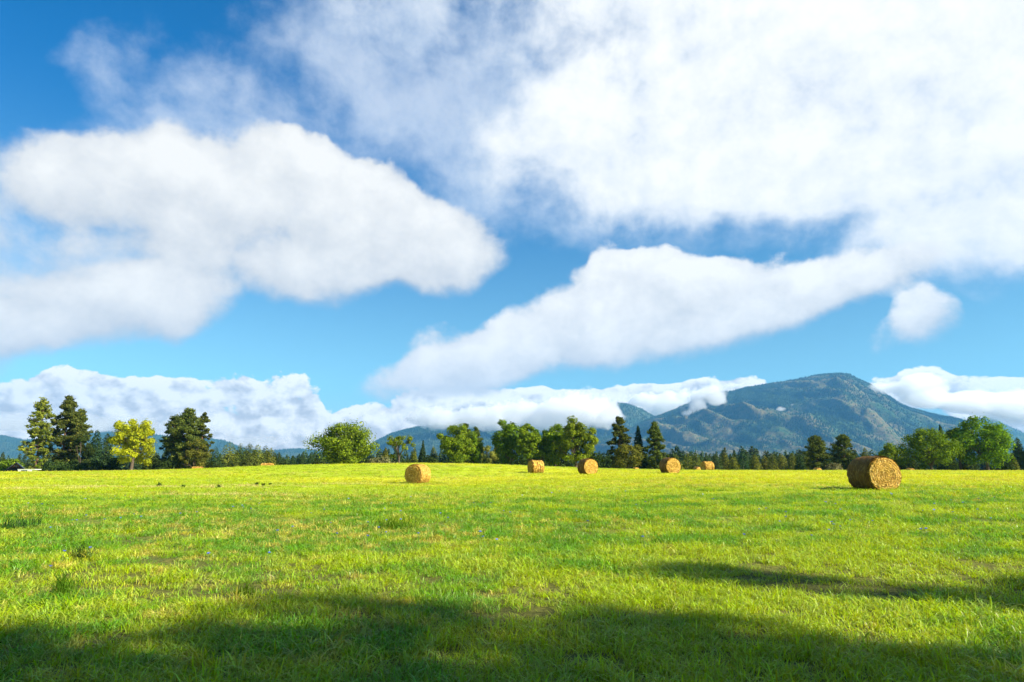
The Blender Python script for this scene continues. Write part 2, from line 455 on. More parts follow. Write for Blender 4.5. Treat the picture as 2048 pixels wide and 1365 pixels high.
def mountain_mat(name, forest_a, forest_b, bare_a, bare_b, bare_amount, scale=1.0):
    m, q = new_mat(name)
    geo = q.n('ShaderNodeNewGeometry')
    pos = geo.outputs['Position']
    att = q.n('ShaderNodeAttribute', attribute_name='bare').outputs['Fac']
    n1 = q.noise(pos, .035 * scale, 6.0, .7).outputs[0]
    n2 = q.noise(pos, .006 * scale, 5.0, .6).outputs[0]
    fo = q.mix(q.step(n1, .35, .65), rgb(*forest_a), rgb(*forest_b))
    ba = q.mix(q.step(n1, .3, .7), rgb(*bare_a), rgb(*bare_b))
    f = q.step(q.m('ADD', att, q.m('MULTIPLY_ADD', n2, .7, -.35)), .36, .54, 0, bare_amount)
    f = q.m('MULTIPLY', f, q.step(n1, .62, .46))
    colr = q.mix(f, fo, ba)
    bp = q.n('ShaderNodeBump', {'Strength': .9, 'Distance': 14.0, 'Height': n1}).outputs[0]
    d = q.n('ShaderNodeBsdfDiffuse', {'Color': colr, 'Normal': bp})
    q.n('ShaderNodeOutputMaterial', {0: d.outputs[0]})
    return m
M['grass'] = grass_mat()
M['field'] = field_mat()
M['mountain'] = mountain_mat('mountain forest and rock', (.016, .036, .017), (.042, .074, .026), (.13, .105, .045), (.24, .16, .085), .65)
M['hills'] = mountain_mat('wooded hills', (.020, .045, .022), (.045, .08, .032), (.08, .09, .04), (.12, .12, .05), .5)

# ------------------------------------------------------------------ the lie of the land
GROUND_PTS = [(u, D, 0.0) for D in (1.5, 3, 5) for u in (-250, 500, 1024, 1550, 2300)]
GROUND_PTS += [(u, 12, z) for u, z in ((-250, .06), (500, .08), (1024, .10), (1550, .13), (2300, .15))]
GROUND_PTS += [(-250, 30, .25), (0, 30, .27), (400, 30, .24), (835, 30, .26), (1250, 30, .42), (1743, 30.5, .63), (2300, 30, .62)]
GROUND_PTS += [(-250, 54, .55), (100, 54, .60), (500, 54, .55), (835, 54, .43), (1100, 54, .75), (1350, 54, .98), (1743, 54, 1.02), (2300, 54, 1.05)]
GROUND_PTS += [(-250, 78, .85), (0, 78, .85), (300, 78, .95), (600, 78, 1.25), (835, 78, 1.45), (1073, 79, 1.09), (1175, 71, 1.06), (1340, 68, 1.15), (1743, 78, 1.17), (2300, 78, 1.15)]
GROUND_PTS += [(-250, 105, 1.1), (0, 105, 1.12), (200, 102, 1.25), (395, 100, 1.55), (535, 98, 1.96), (700, 100, 2.25), (870, 100, 2.36), (1000, 100, 2.15), (1100, 100, 1.85), (1175, 100, 1.62),
               (1260, 100, 1.48), (1415, 108, 1.34), (1743, 110, 1.32), (2050, 110, 1.27), (2300, 110, 1.25)]
GROUND_PTS += [(-250, 140, .75), (0, 140, .80), (200, 140, .85), (395, 140, .95), (535, 140, 1.35), (870, 140, 1.9), (1100, 140, 1.5), (1415, 140, 1.25), (1743, 140, 1.2), (2300, 140, 1.1)]
GROUND_PTS += [(-250, 185, .2), (395, 185, .4), (870, 185, .8), (1200, 185, .8), (1743, 185, .8), (2300, 185, .8)]
GROUND_PTS += [(u, 280, -.6) for u in (-250, 500, 1024, 1550, 2300)] + [(u, 420, -1.5) for u in (-250, 500, 1024, 1550, 2300)]
_G = np.array(GROUND_PTS, float)
def _gc(u, D): return np.stack([(u - 1024) / 1365 * 2.4, np.log(D) * 1.25], -1)
_GX = _gc(_G[:, 0], _G[:, 1])
def _tps(r2): return np.where(r2 > 1e-12, .5 * r2 * np.log(r2 + 1e-12), 0.0)
_K = _tps(((_GX[:, None] - _GX[None]) ** 2).sum(-1)) + np.eye(len(_GX)) * .004
_A = np.concatenate([np.ones((len(_GX), 1)), _GX], 1)
_S = np.block([[_K, _A], [_A.T, np.zeros((3, 3))]])
_W = np.linalg.solve(_S, np.concatenate([_G[:, 2], np.zeros(3)]))

def ground_z(x, y):
    """height of the field at a place"""
    x, y = np.atleast_1d(np.asarray(x, float)), np.atleast_1d(np.asarray(y, float))
    sh = x.shape
    x, y = x.ravel(), y.ravel()
    out = np.empty(len(x))
    for i in range(0, len(x), 20000):
        xs, ys = x[i:i + 20000], y[i:i + 20000]
        az = np.clip(np.arctan2(xs, ys), -.86, .86)
        az2 = np.arctan2(xs, ys)
        r = np.hypot(xs, ys)
        D = np.clip(r * np.cos(az), 1.5, 420)
        u = np.clip(1024 + 1365 * np.tan(az), -400, 2450)
        p = _gc(u, D)
        z = _tps(((p[:, None] - _GX[None]) ** 2).sum(-1)) @ _W[:-3] + _W[-3] + p @ _W[-2:]
        back = np.clip((np.abs(az2) - .95) / .9, 0, 1)
        back = back * back * (3 - 2 * back)
        z = z * (1 - back) + back * np.clip(.006 * (r - 4), 0, .9)
        z += .05 * (fbm(xs * .25, ys * .25, 3, 3) - .5) * np.clip((r - 3) / 10, 0, 1)
        far = np.clip((r - 330) / 400, 0, 1)
        out[i:i + 20000] = z * (1 - far) + far * -2.5
    return out.reshape(sh)

def gz(x, y): return float(ground_z(x, y)[0])
def spot(u, D, drop=0.0):
    """the place on the field seen in photograph column u at depth D"""
    x = D * ray(u, HORIZON)[0]
    return Vector((x, D, gz(x, D) - drop))

rings = np.concatenate([[.6], np.geomspace(1.2, 260, 150), np.geomspace(280, 8600, 26)])
az = np.radians(np.concatenate([np.linspace(-48, 48, 201), np.linspace(48, 312, 90)[1:-1]]))
na = len(az)
gx, gy = np.sin(az)[None] * rings[:, None], np.cos(az)[None] * rings[:, None]
gv = np.stack([gx, gy, ground_z(gx, gy)], -1).reshape(-1, 3)
i = np.arange(len(rings) - 1)[:, None] * na
j = np.arange(na)[None]
jn = (j + 1) % na
gq = np.stack([i + j, i + na + j, i + na + jn, i + jn], -1).reshape(-1, 4)
gv = np.concatenate([gv, [[0, 0, gz(0, .1)]]])
gt = np.stack([np.full(na, len(gv) - 1), np.arange(na), (np.arange(na) + 1) % na], -1)
field = link('field', make_mesh('field', gv, [gq, gt], True), M['field'])
tag(field, 'broad gently rising hay field of mown green and straw coloured stubble', None, None, 'structure')

# ------------------------------------------------------------------ mountains
def mountain(name, profile, d_ridge, d_foot, d_back, mat, label, seed, rough=1.0, cols=420, rows=170, foot_z=-4.0, spur=420.0, open_band=None):
    us = np.array([p[0] for p in profile], float)
    zs = np.array([CAM_Z + d_ridge * ray(p[0], p[1])[1] for p in profile])
    tan = np.array([ray(p[0], HORIZON)[0] for p in profile])
    t = np.linspace(tan[0], tan[-1], cols)
    # smooth the profile a little so that it does not read as straight pieces
    h = np.interp(t, tan, zs)
    k = np.hanning(9); k /= k.sum()
    h = np.convolve(np.pad(h, 4, mode='edge'), k, mode='valid')
    dd = np.concatenate([np.linspace(d_foot, d_ridge, int(rows * .8)), np.linspace(d_ridge, d_back, int(rows * .2) + 1)[1:]])
    s = np.clip((dd - d_foot) / (d_ridge - d_foot), 0, 1)
    X, Y = t[None] * dd[:, None], np.broadcast_to(dd[:, None], (len(dd), cols)).copy()
    up = (.62 * s + .38 * s * s * (3 - 2 * s))[:, None]
    back = np.clip((dd - d_ridge) / (d_back - d_ridge), 0, 1)[:, None]
    Z = foot_z + (h[None] - foot_z) * up * (1 - back ** 1.5)
    warp = 260 * (fbm(X / 900, Y / 900, seed + 50, 3) - .5)
    sx = (X + warp) / spur + (Y - d_foot) / (spur * 3.2)
    r = ridged(sx, Y / (spur * 3.4) + 3, seed, 6, .56)
    band = (np.sin(np.pi * np.clip(s, 0, 1)) ** .8)[:, None] * (1 - back)
    Z += rough * (r - .62) * 430 * band * np.clip((h[None] - foot_z) / 500, .12, 1)
    Z += rough * (fbm(X / 130, Y / 130, seed + 9, 4) - .5) * 42 * np.clip(band + .12, 0, 1)
    Z = np.where(s[:, None] * np.ones_like(Z) < .03, np.minimum(Z, foot_z + 12), Z)
    line = CAM_Z + (h[None] - CAM_Z) * dd[:, None] / d_ridge            # no spur stands above the crest line
    Z = np.where(s[:, None] < 1, np.minimum(Z, line - 4 - 60 * (1 - s[:, None])), Z)
    v = np.stack([X, Y, Z], -1).reshape(-1, 3)
    i = np.arange(len(dd) - 1)[:, None] * cols
    j = np.arange(cols - 1)[None]
    q = np.stack([i + j, i + j + 1, i + cols + j + 1, i + cols + j], -1).reshape(-1, 4)
    me = make_mesh(name, v, [q], True)
    # where the slope is open grass and rock rather than forest
    bare = .75 * fbm(X / 420 + 3, Y / 420, seed + 21, 4) + .55 * (r - .55) + .30 * (1 - s)[:, None] * np.ones_like(Z)
    if open_band is not None:                                # open grass keeps to the lower left slopes
        uu = 1024 + 1365 * t[None]
        bare = bare + .20 * np.clip((1690 - uu) / 130, -1.6, .8) * np.clip(1.4 - s[:, None] * 1.5, .35, 1) - .10
    at = me.attributes.new('bare', 'FLOAT', 'POINT')
    at.data.foreach_set('value', bare.astype(np.float32).ravel())
    o = link(name, me, mat)
    tag(o, label, None, None, 'structure')
    return X, Y, Z, bare, s

main = mountain('mountain', [(1000, 925), (1100, 905), (1180, 882), (1240, 868), (1300, 838), (1345, 824), (1372, 812), (1400, 800), (1430, 789), (1452, 784), (1475, 783), (1500, 776), (1530, 771), (1562, 765), (1602, 760),
                             (1640, 752), (1672, 748), (1697, 747), (1716, 748), (1734, 758), (1762, 771), (1790, 790), (1812, 806), (1830, 815), (1870, 826), (1900, 833), (1925, 836), (1960, 848), (2010, 880), (2080, 905), (2200, 925)],
                6200, 3500, 8000, M['mountain'], 'long rocky mountain with brown patches and dark forest at right', 11, .8, open_band=True)
side = mountain('mountain', [(1080, 925), (1130, 880), (1160, 862), (1185, 842), (1210, 818), (1240, 806), (1262, 809), (1285, 817), (1310, 831), (1345, 850), (1420, 880), (1500, 925)],
                7000, 5200, 8200, M['hills'], 'smaller rounded wooded peak rising left of the long mountain', 23, .7, 160, 80)
mid = mountain('mountain', [(690, 925), (720, 905), (745, 886), (775, 870), (800, 862), (832, 855), (870, 850), (920, 840), (980, 842), (1050, 850), (1110, 862), (1160, 880), (1230, 925)],
               6900, 4600, 8200, M['hills'], 'blue wooded mountain behind the broad trees in the centre', 31, .55, 220, 90)
farr = mountain('mountain', [(1780, 925), (1850, 880), (1900, 850), (1950, 842), (1985, 834), (2008, 842), (2030, 853), (2060, 868), (2110, 880), (2200, 893), (2350, 886), (2500, 896), (2700, 905), (2900, 930)],
                7600, 5800, 8400, M['hills'], 'smooth blue mountain shoulder sloping down at the right edge', 37, .4, 260, 70)
left = mountain('hills', [(-900, 930), (-700, 905), (-450, 890), (-260, 896), (-150, 880), (-60, 868), (0, 872), (40, 880), (90, 878), (150, 868), (210, 864), (260, 866), (310, 870), (350, 876), (395, 876), (425, 878), (450, 883), (480, 897), (530, 903), (575, 899),
                         (600, 898), (640, 903), (690, 909), (760, 925)],
                7400, 5600, 8400, M['hills'], 'low blue wooded hills along the horizon at left', 41, .35, 380, 70)

# ------------------------------------------------------------------ trees
def clump_leaves(cen, rad, per, size, rnd, flat=.8, outward=1.0):
    """leaves round a set of clump centres; cen (k,3), rad (k,)"""
    k = len(cen)
    n = k * per
    d, p = in_ball(n, rnd, .40)
    r = np.repeat(rad, per)[:, None]
    off = p * r
    off[:, 2] *= flat
    pos = np.repeat(cen, per, 0) + off
    nrm = d * outward + rnd.normal(size=(n, 3)) * .42 + np.array([0, 0, .30])
    return leaf_quads(pos, nrm, size * (.7 + .6 * rnd.random(n)), rnd)

def finish_tree(name, loc, rotz, trunk, crown, bark, leaf, label, category, group=None):
    t = empty(name, loc, rotz)
    link('trunk', trunk.mesh('trunk', True), bark, t)
    link('crown', crown.mesh('crown'), leaf, t)
    tag(t, label, category, group)
    return t

def broadleaf(loc, height, width, leaf, label, seed, bole=.22, leaves=5200, open_=.0, narrow=1.0, lean=0.0, category='tree', name='broadleaf_tree',
              bark=None, group=None, lobes=34, depth=.8, skirt=.12):
    """a spreading broad tree: trunk, forking limbs, and a crown of many leaf clumps on the limbs' ends"""
    rnd = np.random.default_rng(seed)
    tr, cr = Build(), Build()
    R = width / 2
    zb = height * skirt
    zc = zb + (height - zb) * .54
    rz = (height - zb) * .5
    base_r = max(.12, height * .026)
    fork = np.array([lean * height * .25, 0, height * bole])
    tr.tube([(0, 0, -.6), (0, 0, .15), fork * [.5, 1, .55] + [0, .03, 0], fork], [base_r * 1.5, base_r * 1.15, base_r, base_r * .85], 9)
    cen, rad = [], []
    tries = 0
    while len(cen) < lobes and tries < 4000:
        tries += 1
        d = rnd.normal(size=3); d /= np.linalg.norm(d)
        s = rnd.random() ** .33
        # an uneven outline: each direction reaches out by its own amount
        reach = .72 + .42 * float(vnoise(d[0] * 2.2 + seed, d[1] * 2.2 + d[2] * 2.5, seed))
        p = d * s * reach
        c = np.array([p[0] * R * .86, p[1] * R * depth * .86, zc + p[2] * rz * .86])
        c[0] += lean * (c[2] - fork[2]) * .4
        if p[2] > .3: c[:2] *= (1 - (p[2] - .3) * .35 * narrow)
        r = R * (.17 + .19 * rnd.random()) * (1 - open_ * .35)
        if cen and np.min(np.linalg.norm(np.array(cen) - c, axis=1)) < r * (.75 + open_ * .5): continue
        if c[2] - r * .7 < zb * .7: continue
        cen.append(c); rad.append(r)
    cen, rad = np.array(cen), np.array(rad)
    limbs = rnd.permutation(len(cen))[:max(9, len(cen) // 2)]
    for k in limbs:
        tip = cen[k]
        start = fork * (.75 + .25 * rnd.random())
        mid_ = start * .45 + tip * .55 + np.array([0, 0, .10 * height * rnd.random()])
        r0 = base_r * (.30 + .25 * rnd.random())
        tr.tube([start, start * .8 + mid_ * .2 + [0, 0, .02 * height], mid_, tip], [r0, r0 * .8, r0 * .5, r0 * .15], 6)
        for _ in range(2):
            e = tip + rnd.normal(size=3) * rad[k] * .6
            tr.tube([mid_, (mid_ + e) / 2 + rnd.normal(size=3) * .15, e], [r0 * .4, r0 * .25, r0 * .08], 5)
    per = max(20, int(leaves * 2.1) // max(1, len(cen)))
    v, q = clump_leaves(cen, rad, per, max(.26, height * .031), rnd)
    cr.add(v, q)
    # finer sprays that break the outline
    m = len(cen) * 10
    d, _ = in_ball(m, rnd)
    pos = np.repeat(cen, 10, 0) + d * np.repeat(rad, 10)[:, None] * (1.0 + .35 * rnd.random(m))[:, None]
    keep = pos[:, 2] > zb * .5
    v, q = leaf_quads(pos[keep], d[keep] + rnd.normal(size=(keep.sum(), 3)) * .4, max(.22, height * .022), rnd, 1.8)
    cr.add(v, q)
    return finish_tree(name, loc, rnd.random() * .6 - .3, tr, cr, bark or M['bark'], leaf, label, category, group)

def pine(loc, height, width, leaf, label, seed, clear=.10, gaps=.25, tufts=150, taper=.75, name='pine_tree', category='pine tree', per=34, shoulder=.35, group=None, bark=None):
    """a ragged old pine: straight trunk, uneven tiers of branches ending in tufts of needles"""
    rnd = np.random.default_rng(seed)
    tr, cr = Build(), Build()
    br = height * .017
    bend = rnd.normal(size=2) * height * .008
    zs = np.array([-.6, 0, .25, .5, .75, 1.0]) * height
    zs[0] = -.8
    tr.tube([(bend[0] * math.sin(2 * z / height), bend[1] * math.sin(3 * z / height), z) for z in zs], [br * 1.4, br * 1.15, br * .9, br * .65, br * .36, br * .08], 8)
    cen, rad = [], []
    tiers = int(12 + height * .75)
    for k in range(tiers):
        f = clear + (1 - clear) * (k + rnd.random() * .7) / tiers
        if f > .985: f = .985
        env = np.interp(f, [clear, shoulder * .6, shoulder, .62, .85, 1.0], [.50, .82, 1.0, .5 + .5 * (1 - taper) + .22, .48 * (1.15 - taper * .3), .10])
        for b in range(rnd.integers(4, 7)):
            if rnd.random() < gaps: continue
            a = rnd.random() * 2 * math.pi
            L = width * .5 * env * (.55 + .55 * rnd.random())
            z0 = f * height
            droop = (.12 - .28 * f) * L + rnd.normal() * .15
            tip = np.array([math.cos(a) * L, math.sin(a) * L, z0 - droop])
            root = np.array([0, 0, z0 - .02 * height])
            tr.tube([root, (root + tip) / 2 + [0, 0, -.06 * L], tip], [br * .28, br * .18, br * .06], 5)
            for s, rr in ((1.0, 1.0), (.72, .9), (.42, .75)):
                if L < width * .12 and s < .9: continue
                side = rnd.normal(size=3) * L * .10
                cen.append(root + (tip - root) * s + side + [0, 0, .03 * height * rnd.random()])
                rad.append(width * (.085 + .05 * rnd.random()) * rr)
    cen.append(np.array([0, 0, height * .985])); rad.append(width * .06)
    cen, rad = np.array(cen), np.array(rad)
    v, q = clump_leaves(cen, rad, int(per * 1.7), max(.24, height * .021), rnd, .62, .75)
    cr.add(v, q)
    m = len(cen) * 5
    d, _ = in_ball(m, rnd)
    d[:, 2] = np.abs(d[:, 2]) * .7
    pos = np.repeat(cen, 5, 0) + d * np.repeat(rad, 5)[:, None] * 1.15
    v, q = leaf_quads(pos, rnd.normal(size=(m, 3)), max(.2, height * .017), rnd, 2.6)
    cr.add(v, q)
    return finish_tree(name, loc, rnd.random() * 6.28, tr, cr, bark or M['bark_red'], leaf, label, category, group)

def cone_mesh(height, width, seed, sprays=900, droop=.30, ragged=.25, power=.9, lo=.02, size=None, spray_gain=2.3):
    """crown of a fir, spruce or juniper: flat sprays in drooping tiers"""
    rnd = np.random.default_rng(seed)
    cr = Build()
    sprays = int(sprays * spray_gain)
    f = lo + (1 - lo) * (1 - (1 - rnd.random(sprays)) ** .62) * 1.0
    f = np.clip(f, lo, .99)
    a = rnd.random(sprays) * 2 * np.pi
    tiers = 9 + height * .5
    saw = .72 + .28 * (1 - (f * tiers) % 1.0)
    lump = 1 - ragged + 2 * ragged * vnoise(np.cos(a) * 1.6 + seed * 1.3, np.sin(a) * 1.6 + f * 7, seed)
    R = width * .5 * (1 - f) ** power * saw * lump + width * .02
    rr = R * np.sqrt(.12 + .88 * rnd.random(sprays))
    pos = np.stack([np.cos(a) * rr, np.sin(a) * rr, f * height - droop * rr + .02 * height], -1)
    nrm = np.stack([np.cos(a) * .6, np.sin(a) * .6, np.full(sprays, .75)], -1) + rnd.normal(size=(sprays, 3)) * .35
    v, q = leaf_quads(pos, nrm, (size or max(.25, height * .040)) * (.6 + .8 * rnd.random(sprays)) * (1.15 - .5 * f), rnd, 1.7)
    cr.add(v, q)
    tp = np.stack([np.zeros(4), np.zeros(4), height * np.array([.97, .985, 1.0, 1.015])], -1)
    v, q = leaf_quads(tp, rnd.normal(size=(4, 3)) * [1, 1, .1], height * .02, rnd, 2.2)
    cr.add(v, q)
    return cr

def conifer(loc, height, width, leaf, label, seed, name='fir_tree', category='fir tree', sprays=1100, group=None, **kw):
    tr = Build()
    b = height * .018
    tr.tube([(0, 0, -.6), (0, 0, height * .4), (0, 0, height * .95)], [b * 1.3, b * .8, b * .15], 7)
    return finish_tree(name, loc, seed * 1.7, tr, cone_mesh(height, width, seed, sprays, **kw), M['bark'], leaf, label, category, group)

def shrub(loc, height, width, leaf, label, seed, leaves=1100, name='shrub', category='shrub', group=None, lobes=9):
    rnd = np.random.default_rng(seed)
    tr, cr = Build(), Build()
    cen, rad = [], []
    for k in range(lobes):
        a, s = rnd.random() * 6.283, math.sqrt(rnd.random())
        r = height * (.26 + .14 * rnd.random())
        h = height * (1 - .45 * s * s) * (.72 + .28 * rnd.random())
        cen.append([math.cos(a) * s * width * .40, math.sin(a) * s * width * .32, max(r * .6, h - r * .8)]); rad.append(r)
        cen.append([math.cos(a) * s * width * .42, math.sin(a) * s * width * .32, r * .55]); rad.append(r)
    cen, rad = np.array(cen), np.array(rad)
    for c0 in cen[::2]:
        tr.tube([(0, 0, -.3), c0 * [.5, .5, .45], c0], [.07, .05, .02], 5)
    v, q = clump_leaves(cen, rad, leaves * 2 // len(cen), max(.28, height * .085), rnd)
    cr.add(v, q)
    t = empty(name, loc, rnd.random() * 6.28)
    link('stems', tr.mesh('stems', True), M['bark'], t)
    link('foliage', cr.mesh('foliage'), leaf, t)
    return tag(t, label, category, group)

def size_at(D, px): return px * D / F
def tall(u, D, top):
    """height that brings a tree standing at column u, depth D up to photograph row top"""
    b = spot(u, D)
    return b, CAM_Z + D * ray(u, top)[1] - b.z

def put(fn, u, D, top, wpx, leaf, label, seed, **kw):
    b, h = tall(u, D, top)
    k = {broadleaf: 1.14, pine: .88}.get(fn, 1.0)
    return fn(b, h * (1.03 if fn is broadleaf else 1.0), size_at(D, wpx) * k, M[leaf], label, seed, **kw)

# --- left end of the line
put(pine, 70, 176, 800, 58, 'pine_sun', 'tall open yellow-green pine at the far left, sky showing between its branches', 101, clear=.02, gaps=.42, taper=.55, per=24)
put(pine, 124, 180, 797, 66, 'pine', 'tallest pine of the left group, sunlit on its right half, next to the open pine', 102, gaps=.14, taper=.55, clear=.02, per=40)
put(pine, 150, 190, 822, 46, 'pine', 'darker thin pine rising close behind the tallest left pine', 103, gaps=.22, taper=.6, per=34)
put(broadleaf, 160, 176, 868, 46, 'shrub_dark', 'dark bushy tree at the foot of the tallest left pine', 104, skirt=.0, bole=.1, leaves=2600, lobes=20)
put(conifer, 186, 180, 862, 46, 'fir', 'dark bushy fir between the left pines and the yellow tree', 105, power=.55, ragged=.4)
put(conifer, 208, 183, 868, 48, 'fir', 'dark fir touching the left edge of the yellow tree', 106, power=.6, ragged=.4)
put(broadleaf, 262, 166, 833, 92, 'yellow', 'bright yellow autumn tree in the left tree line', 107, bole=.30, leaves=4200, open_=.65, lean=.06, lobes=54, skirt=.05)
put(shrub, 300, 172, 905, 46, 'shrub_dark', 'dark shrub under the right side of the yellow tree', 108)
put(shrub, 232, 172, 912, 44, 'shrub_dark', 'dark shrub under the left side of the yellow tree', 109)
put(pine, 368, 172, 822, 80, 'pine', 'dense dark pine with a broad crown right of the yellow tree', 110, gaps=.06, taper=.35, clear=.0, per=46, shoulder=.3)
put(pine, 342, 178, 834, 52, 'pine', 'dark pine shoulder standing at the left of the dense broad pine', 111, gaps=.12, taper=.4, clear=.0, per=40)
put(pine, 400, 174, 829, 40, 'pine', 'narrow dark pine at the right side of the dense broad pine', 112, gaps=.2, taper=.5, clear=.0, per=40)
put(broadleaf, 388, 168, 878, 54, 'juniper', 'bushy olive tree at the foot of the dark pine pair', 113, skirt=.0, bole=.1, leaves=2400, lobes=18)

# --- the row of evergreens right of the dark pines
for u, top, w, leaf, lab, sd in ((428, 894, 26, 'fir', 'small bluish fir first in the row right of the dark pines', 120), (456, 885, 40, 'juniper', 'rounded olive juniper standing out at the left of the evergreen row', 121),
                                 (478, 888, 24, 'pine', 'slim grey-green pine right after the rounded olive juniper', 122), (496, 887, 26, 'pine', 'grey-green pine in the middle of the evergreen row', 123),
                                 (513, 890, 24, 'juniper', 'olive conifer right of the middle of the evergreen row', 124), (529, 892, 24, 'pine', 'conifer above the bale on the crest in the evergreen row', 125),
                                 (540, 897, 20, 'juniper', 'last tall conifer at the right end of the evergreen row', 126), (556, 905, 24, 'fir', 'low fir just past the right end of the evergreen row', 127),
                                 (585, 912, 22, 'fir', 'first of three tiny dark firs left of the big round tree', 128), (604, 908, 22, 'fir', 'middle of three tiny dark firs left of the big round tree', 129), (622, 905, 20, 'fir', 'tiny dark fir touching the big round tree', 130)):
    put(conifer, u, 196 + (sd % 3) * 5, top, w * 1.75, leaf, lab, sd, power=.48 if leaf != 'fir' else .6, sprays=1000, ragged=.3, name='fir_tree' if leaf == 'fir' else 'conifer_tree', category='fir tree' if leaf == 'fir' else 'conifer')
for u, top, w, lab, sd in ((566, 916, 46, 'low dark shrub left of three tiny firs on the crest', 131), (640, 912, 40, 'dark shrub under the left of the big round tree', 132)):
    put(shrub, u, 186, top, w, 'shrub_dark', lab, sd)

# --- centre
put(broadleaf, 687, 164, 846, 122, 'broad', 'big round green tree alone left of the field centre', 140, bole=.2, leaves=7600, lobes=66, open_=.0, skirt=.02)
put(shrub, 754, 180, 900, 40, 'shrub_grey', 'pale grey-green shrub right beside the big round tree', 141)
put(conifer, 770, 200, 896, 26, 'juniper', 'small olive conifer left of the thin young tree', 142, power=.6, name='conifer_tree', category='conifer')
put(shrub, 778, 182, 908, 34, 'shrub_grey', 'pale shrub at the foot of the thin young tree, left side', 143)
put(broadleaf, 797, 166, 862, 54, 'broad', 'thin young tree with sparse leaves and a visible bare trunk', 144, bole=.36, leaves=900, open_=.8, lobes=24, skirt=.26)
put(shrub, 818, 184, 908, 36, 'shrub_dark', 'dark shrub right of the thin young tree', 145)
put(conifer, 845, 186, 882, 30, 'fir', 'pointed dark fir between the thin young tree and the twin-topped tree', 146, power=.95)
put(conifer, 828, 196, 896, 26, 'juniper', 'olive conifer just left of the pointed dark fir', 147, power=.6, name='conifer_tree', category='conifer')
put(conifer, 866, 192, 894, 30, 'juniper', 'olive conifer just right of the pointed dark fir', 148, power=.6, name='conifer_tree', category='conifer')
put(broadleaf, 912, 166, 851, 76, 'broad', 'leafy green tree with pine tops poking out behind it', 150, bole=.15, leaves=4600, lobes=34, skirt=.02)
put(broadleaf, 944, 168, 866, 54, 'broad_dark', 'darker green tree joined to the right of the leafy tree', 151, bole=.15, leaves=3000, lobes=24, skirt=.02)
put(pine, 931, 186, 849, 34, 'pine', 'dark pine top rising behind the leafy tree, the left of two', 152, gaps=.1)
put(pine, 951, 186, 857, 36, 'pine', 'dark pine top rising behind the leafy tree, the right of two', 153, gaps=.1)
put(broadleaf, 972, 178, 888, 44, 'broad_pale', 'pale leafy bush tree filling the gap left of the cottonwood group', 154, skirt=.0, bole=.1, leaves=1800, lobes=16)
put(conifer, 992, 200, 884, 24, 'juniper', 'slim brownish conifer in the gap left of the cottonwood group', 155, power=.6, name='conifer_tree', category='conifer')
put(broadleaf, 1020, 166, 840, 76, 'broad_dark', 'dark leftmost cottonwood of the central group', 156, bole=.14, leaves=4600, open_=.15, lobes=46, skirt=.0, narrow=1.3)
put(broadleaf, 1058, 160, 842, 50, 'broad', 'narrow bright cottonwood second from the left of the central group', 157, bole=.14, leaves=3600, open_=.2, lobes=40, skirt=.02)
put(broadleaf, 1082, 168, 849, 50, 'broad_dark', 'slim cottonwood between two bright ones in the central group', 158, bole=.14, leaves=3200, open_=.2, lobes=36, skirt=.02)
put(broadleaf, 1110, 164, 846, 62, 'broad', 'cottonwood right of the middle of the central group', 159, bole=.14, leaves=4000, open_=.2, lobes=38, skirt=.02)
put(broadleaf, 1152, 158, 840, 78, 'broad', 'large drooping bright cottonwood at the right end of the central group', 160, bole=.18, leaves=5400, open_=.25, lobes=50, skirt=.03)
for u, top, w, lab, sd in ((1000, 905, 50, 'dark undergrowth shrub below the dark leftmost cottonwood', 161), (1045, 908, 46, 'dark undergrowth shrub left of the banded bale', 162), (1095, 905, 50, 'dark undergrowth shrub right of the banded bale', 163),
                           (1130, 906, 46, 'dark undergrowth shrub left behind the middle bale', 164), (1185, 902, 56, 'dark shrub in the gap right of the drooping cottonwood', 165), (1212, 900, 50, 'dark shrub at the left foot of the tall pine', 166),
                           (862, 908, 44, 'dark shrub below the olive conifer left of the leafy tree', 167), (900, 912, 60, 'dark undergrowth shrub under the leafy tree', 168), (968, 912, 56, 'dark undergrowth shrub right of the leafy tree', 169),
                           (735, 914, 44, 'dark shrub under the right side of the big round tree', 170), (835, 914, 40, 'low dark shrub below the pointed dark fir', 171)):
    put(shrub, u, 176 + sd % 4, top, w, 'shrub_dark', lab, sd)

# --- right of centre
put(pine, 1241, 164, 836, 48, 'pine', 'tall narrow pine right of the cottonwood group', 180, gaps=.1, taper=.5, clear=.02, per=46)
put(broadleaf, 1254, 158, 886, 66, 'juniper', 'bushy grey-green tree at the foot of the tall narrow pine', 181, skirt=.0, bole=.1, leaves=2600, lobes=20)
put(conifer, 1279, 166, 853, 42, 'fir', 'dark layered fir between two taller pines', 182, power=.8, ragged=.35, droop=.45, sprays=1300)
put(pine, 1313, 164, 850, 50, 'pine', 'full conical pine right of the dark layered fir', 183, gaps=.05, taper=.75, clear=.0, per=50)
put(shrub, 1292, 172, 905, 44, 'shrub_dark', 'dark shrub between the layered fir and the conical pine', 184)
row = ((1352, 909, 24, 'juniper'), (1376, 903, 30, 'juniper'), (1394, 908, 24, 'juniper'), (1414, 912, 20, 'far'), (1432, 907, 22, 'far'), (1450, 905, 24, 'juniper'), (1467, 911, 20, 'juniper'), (1487, 904, 30, 'fir'),
       (1511, 909, 22, 'juniper'), (1531, 912, 18, 'juniper'), (1546, 907, 20, 'juniper'), (1565, 907, 24, 'juniper'), (1586, 906, 22, 'juniper'), (1600, 908, 20, 'fir'), (1616, 910, 20, 'juniper'))
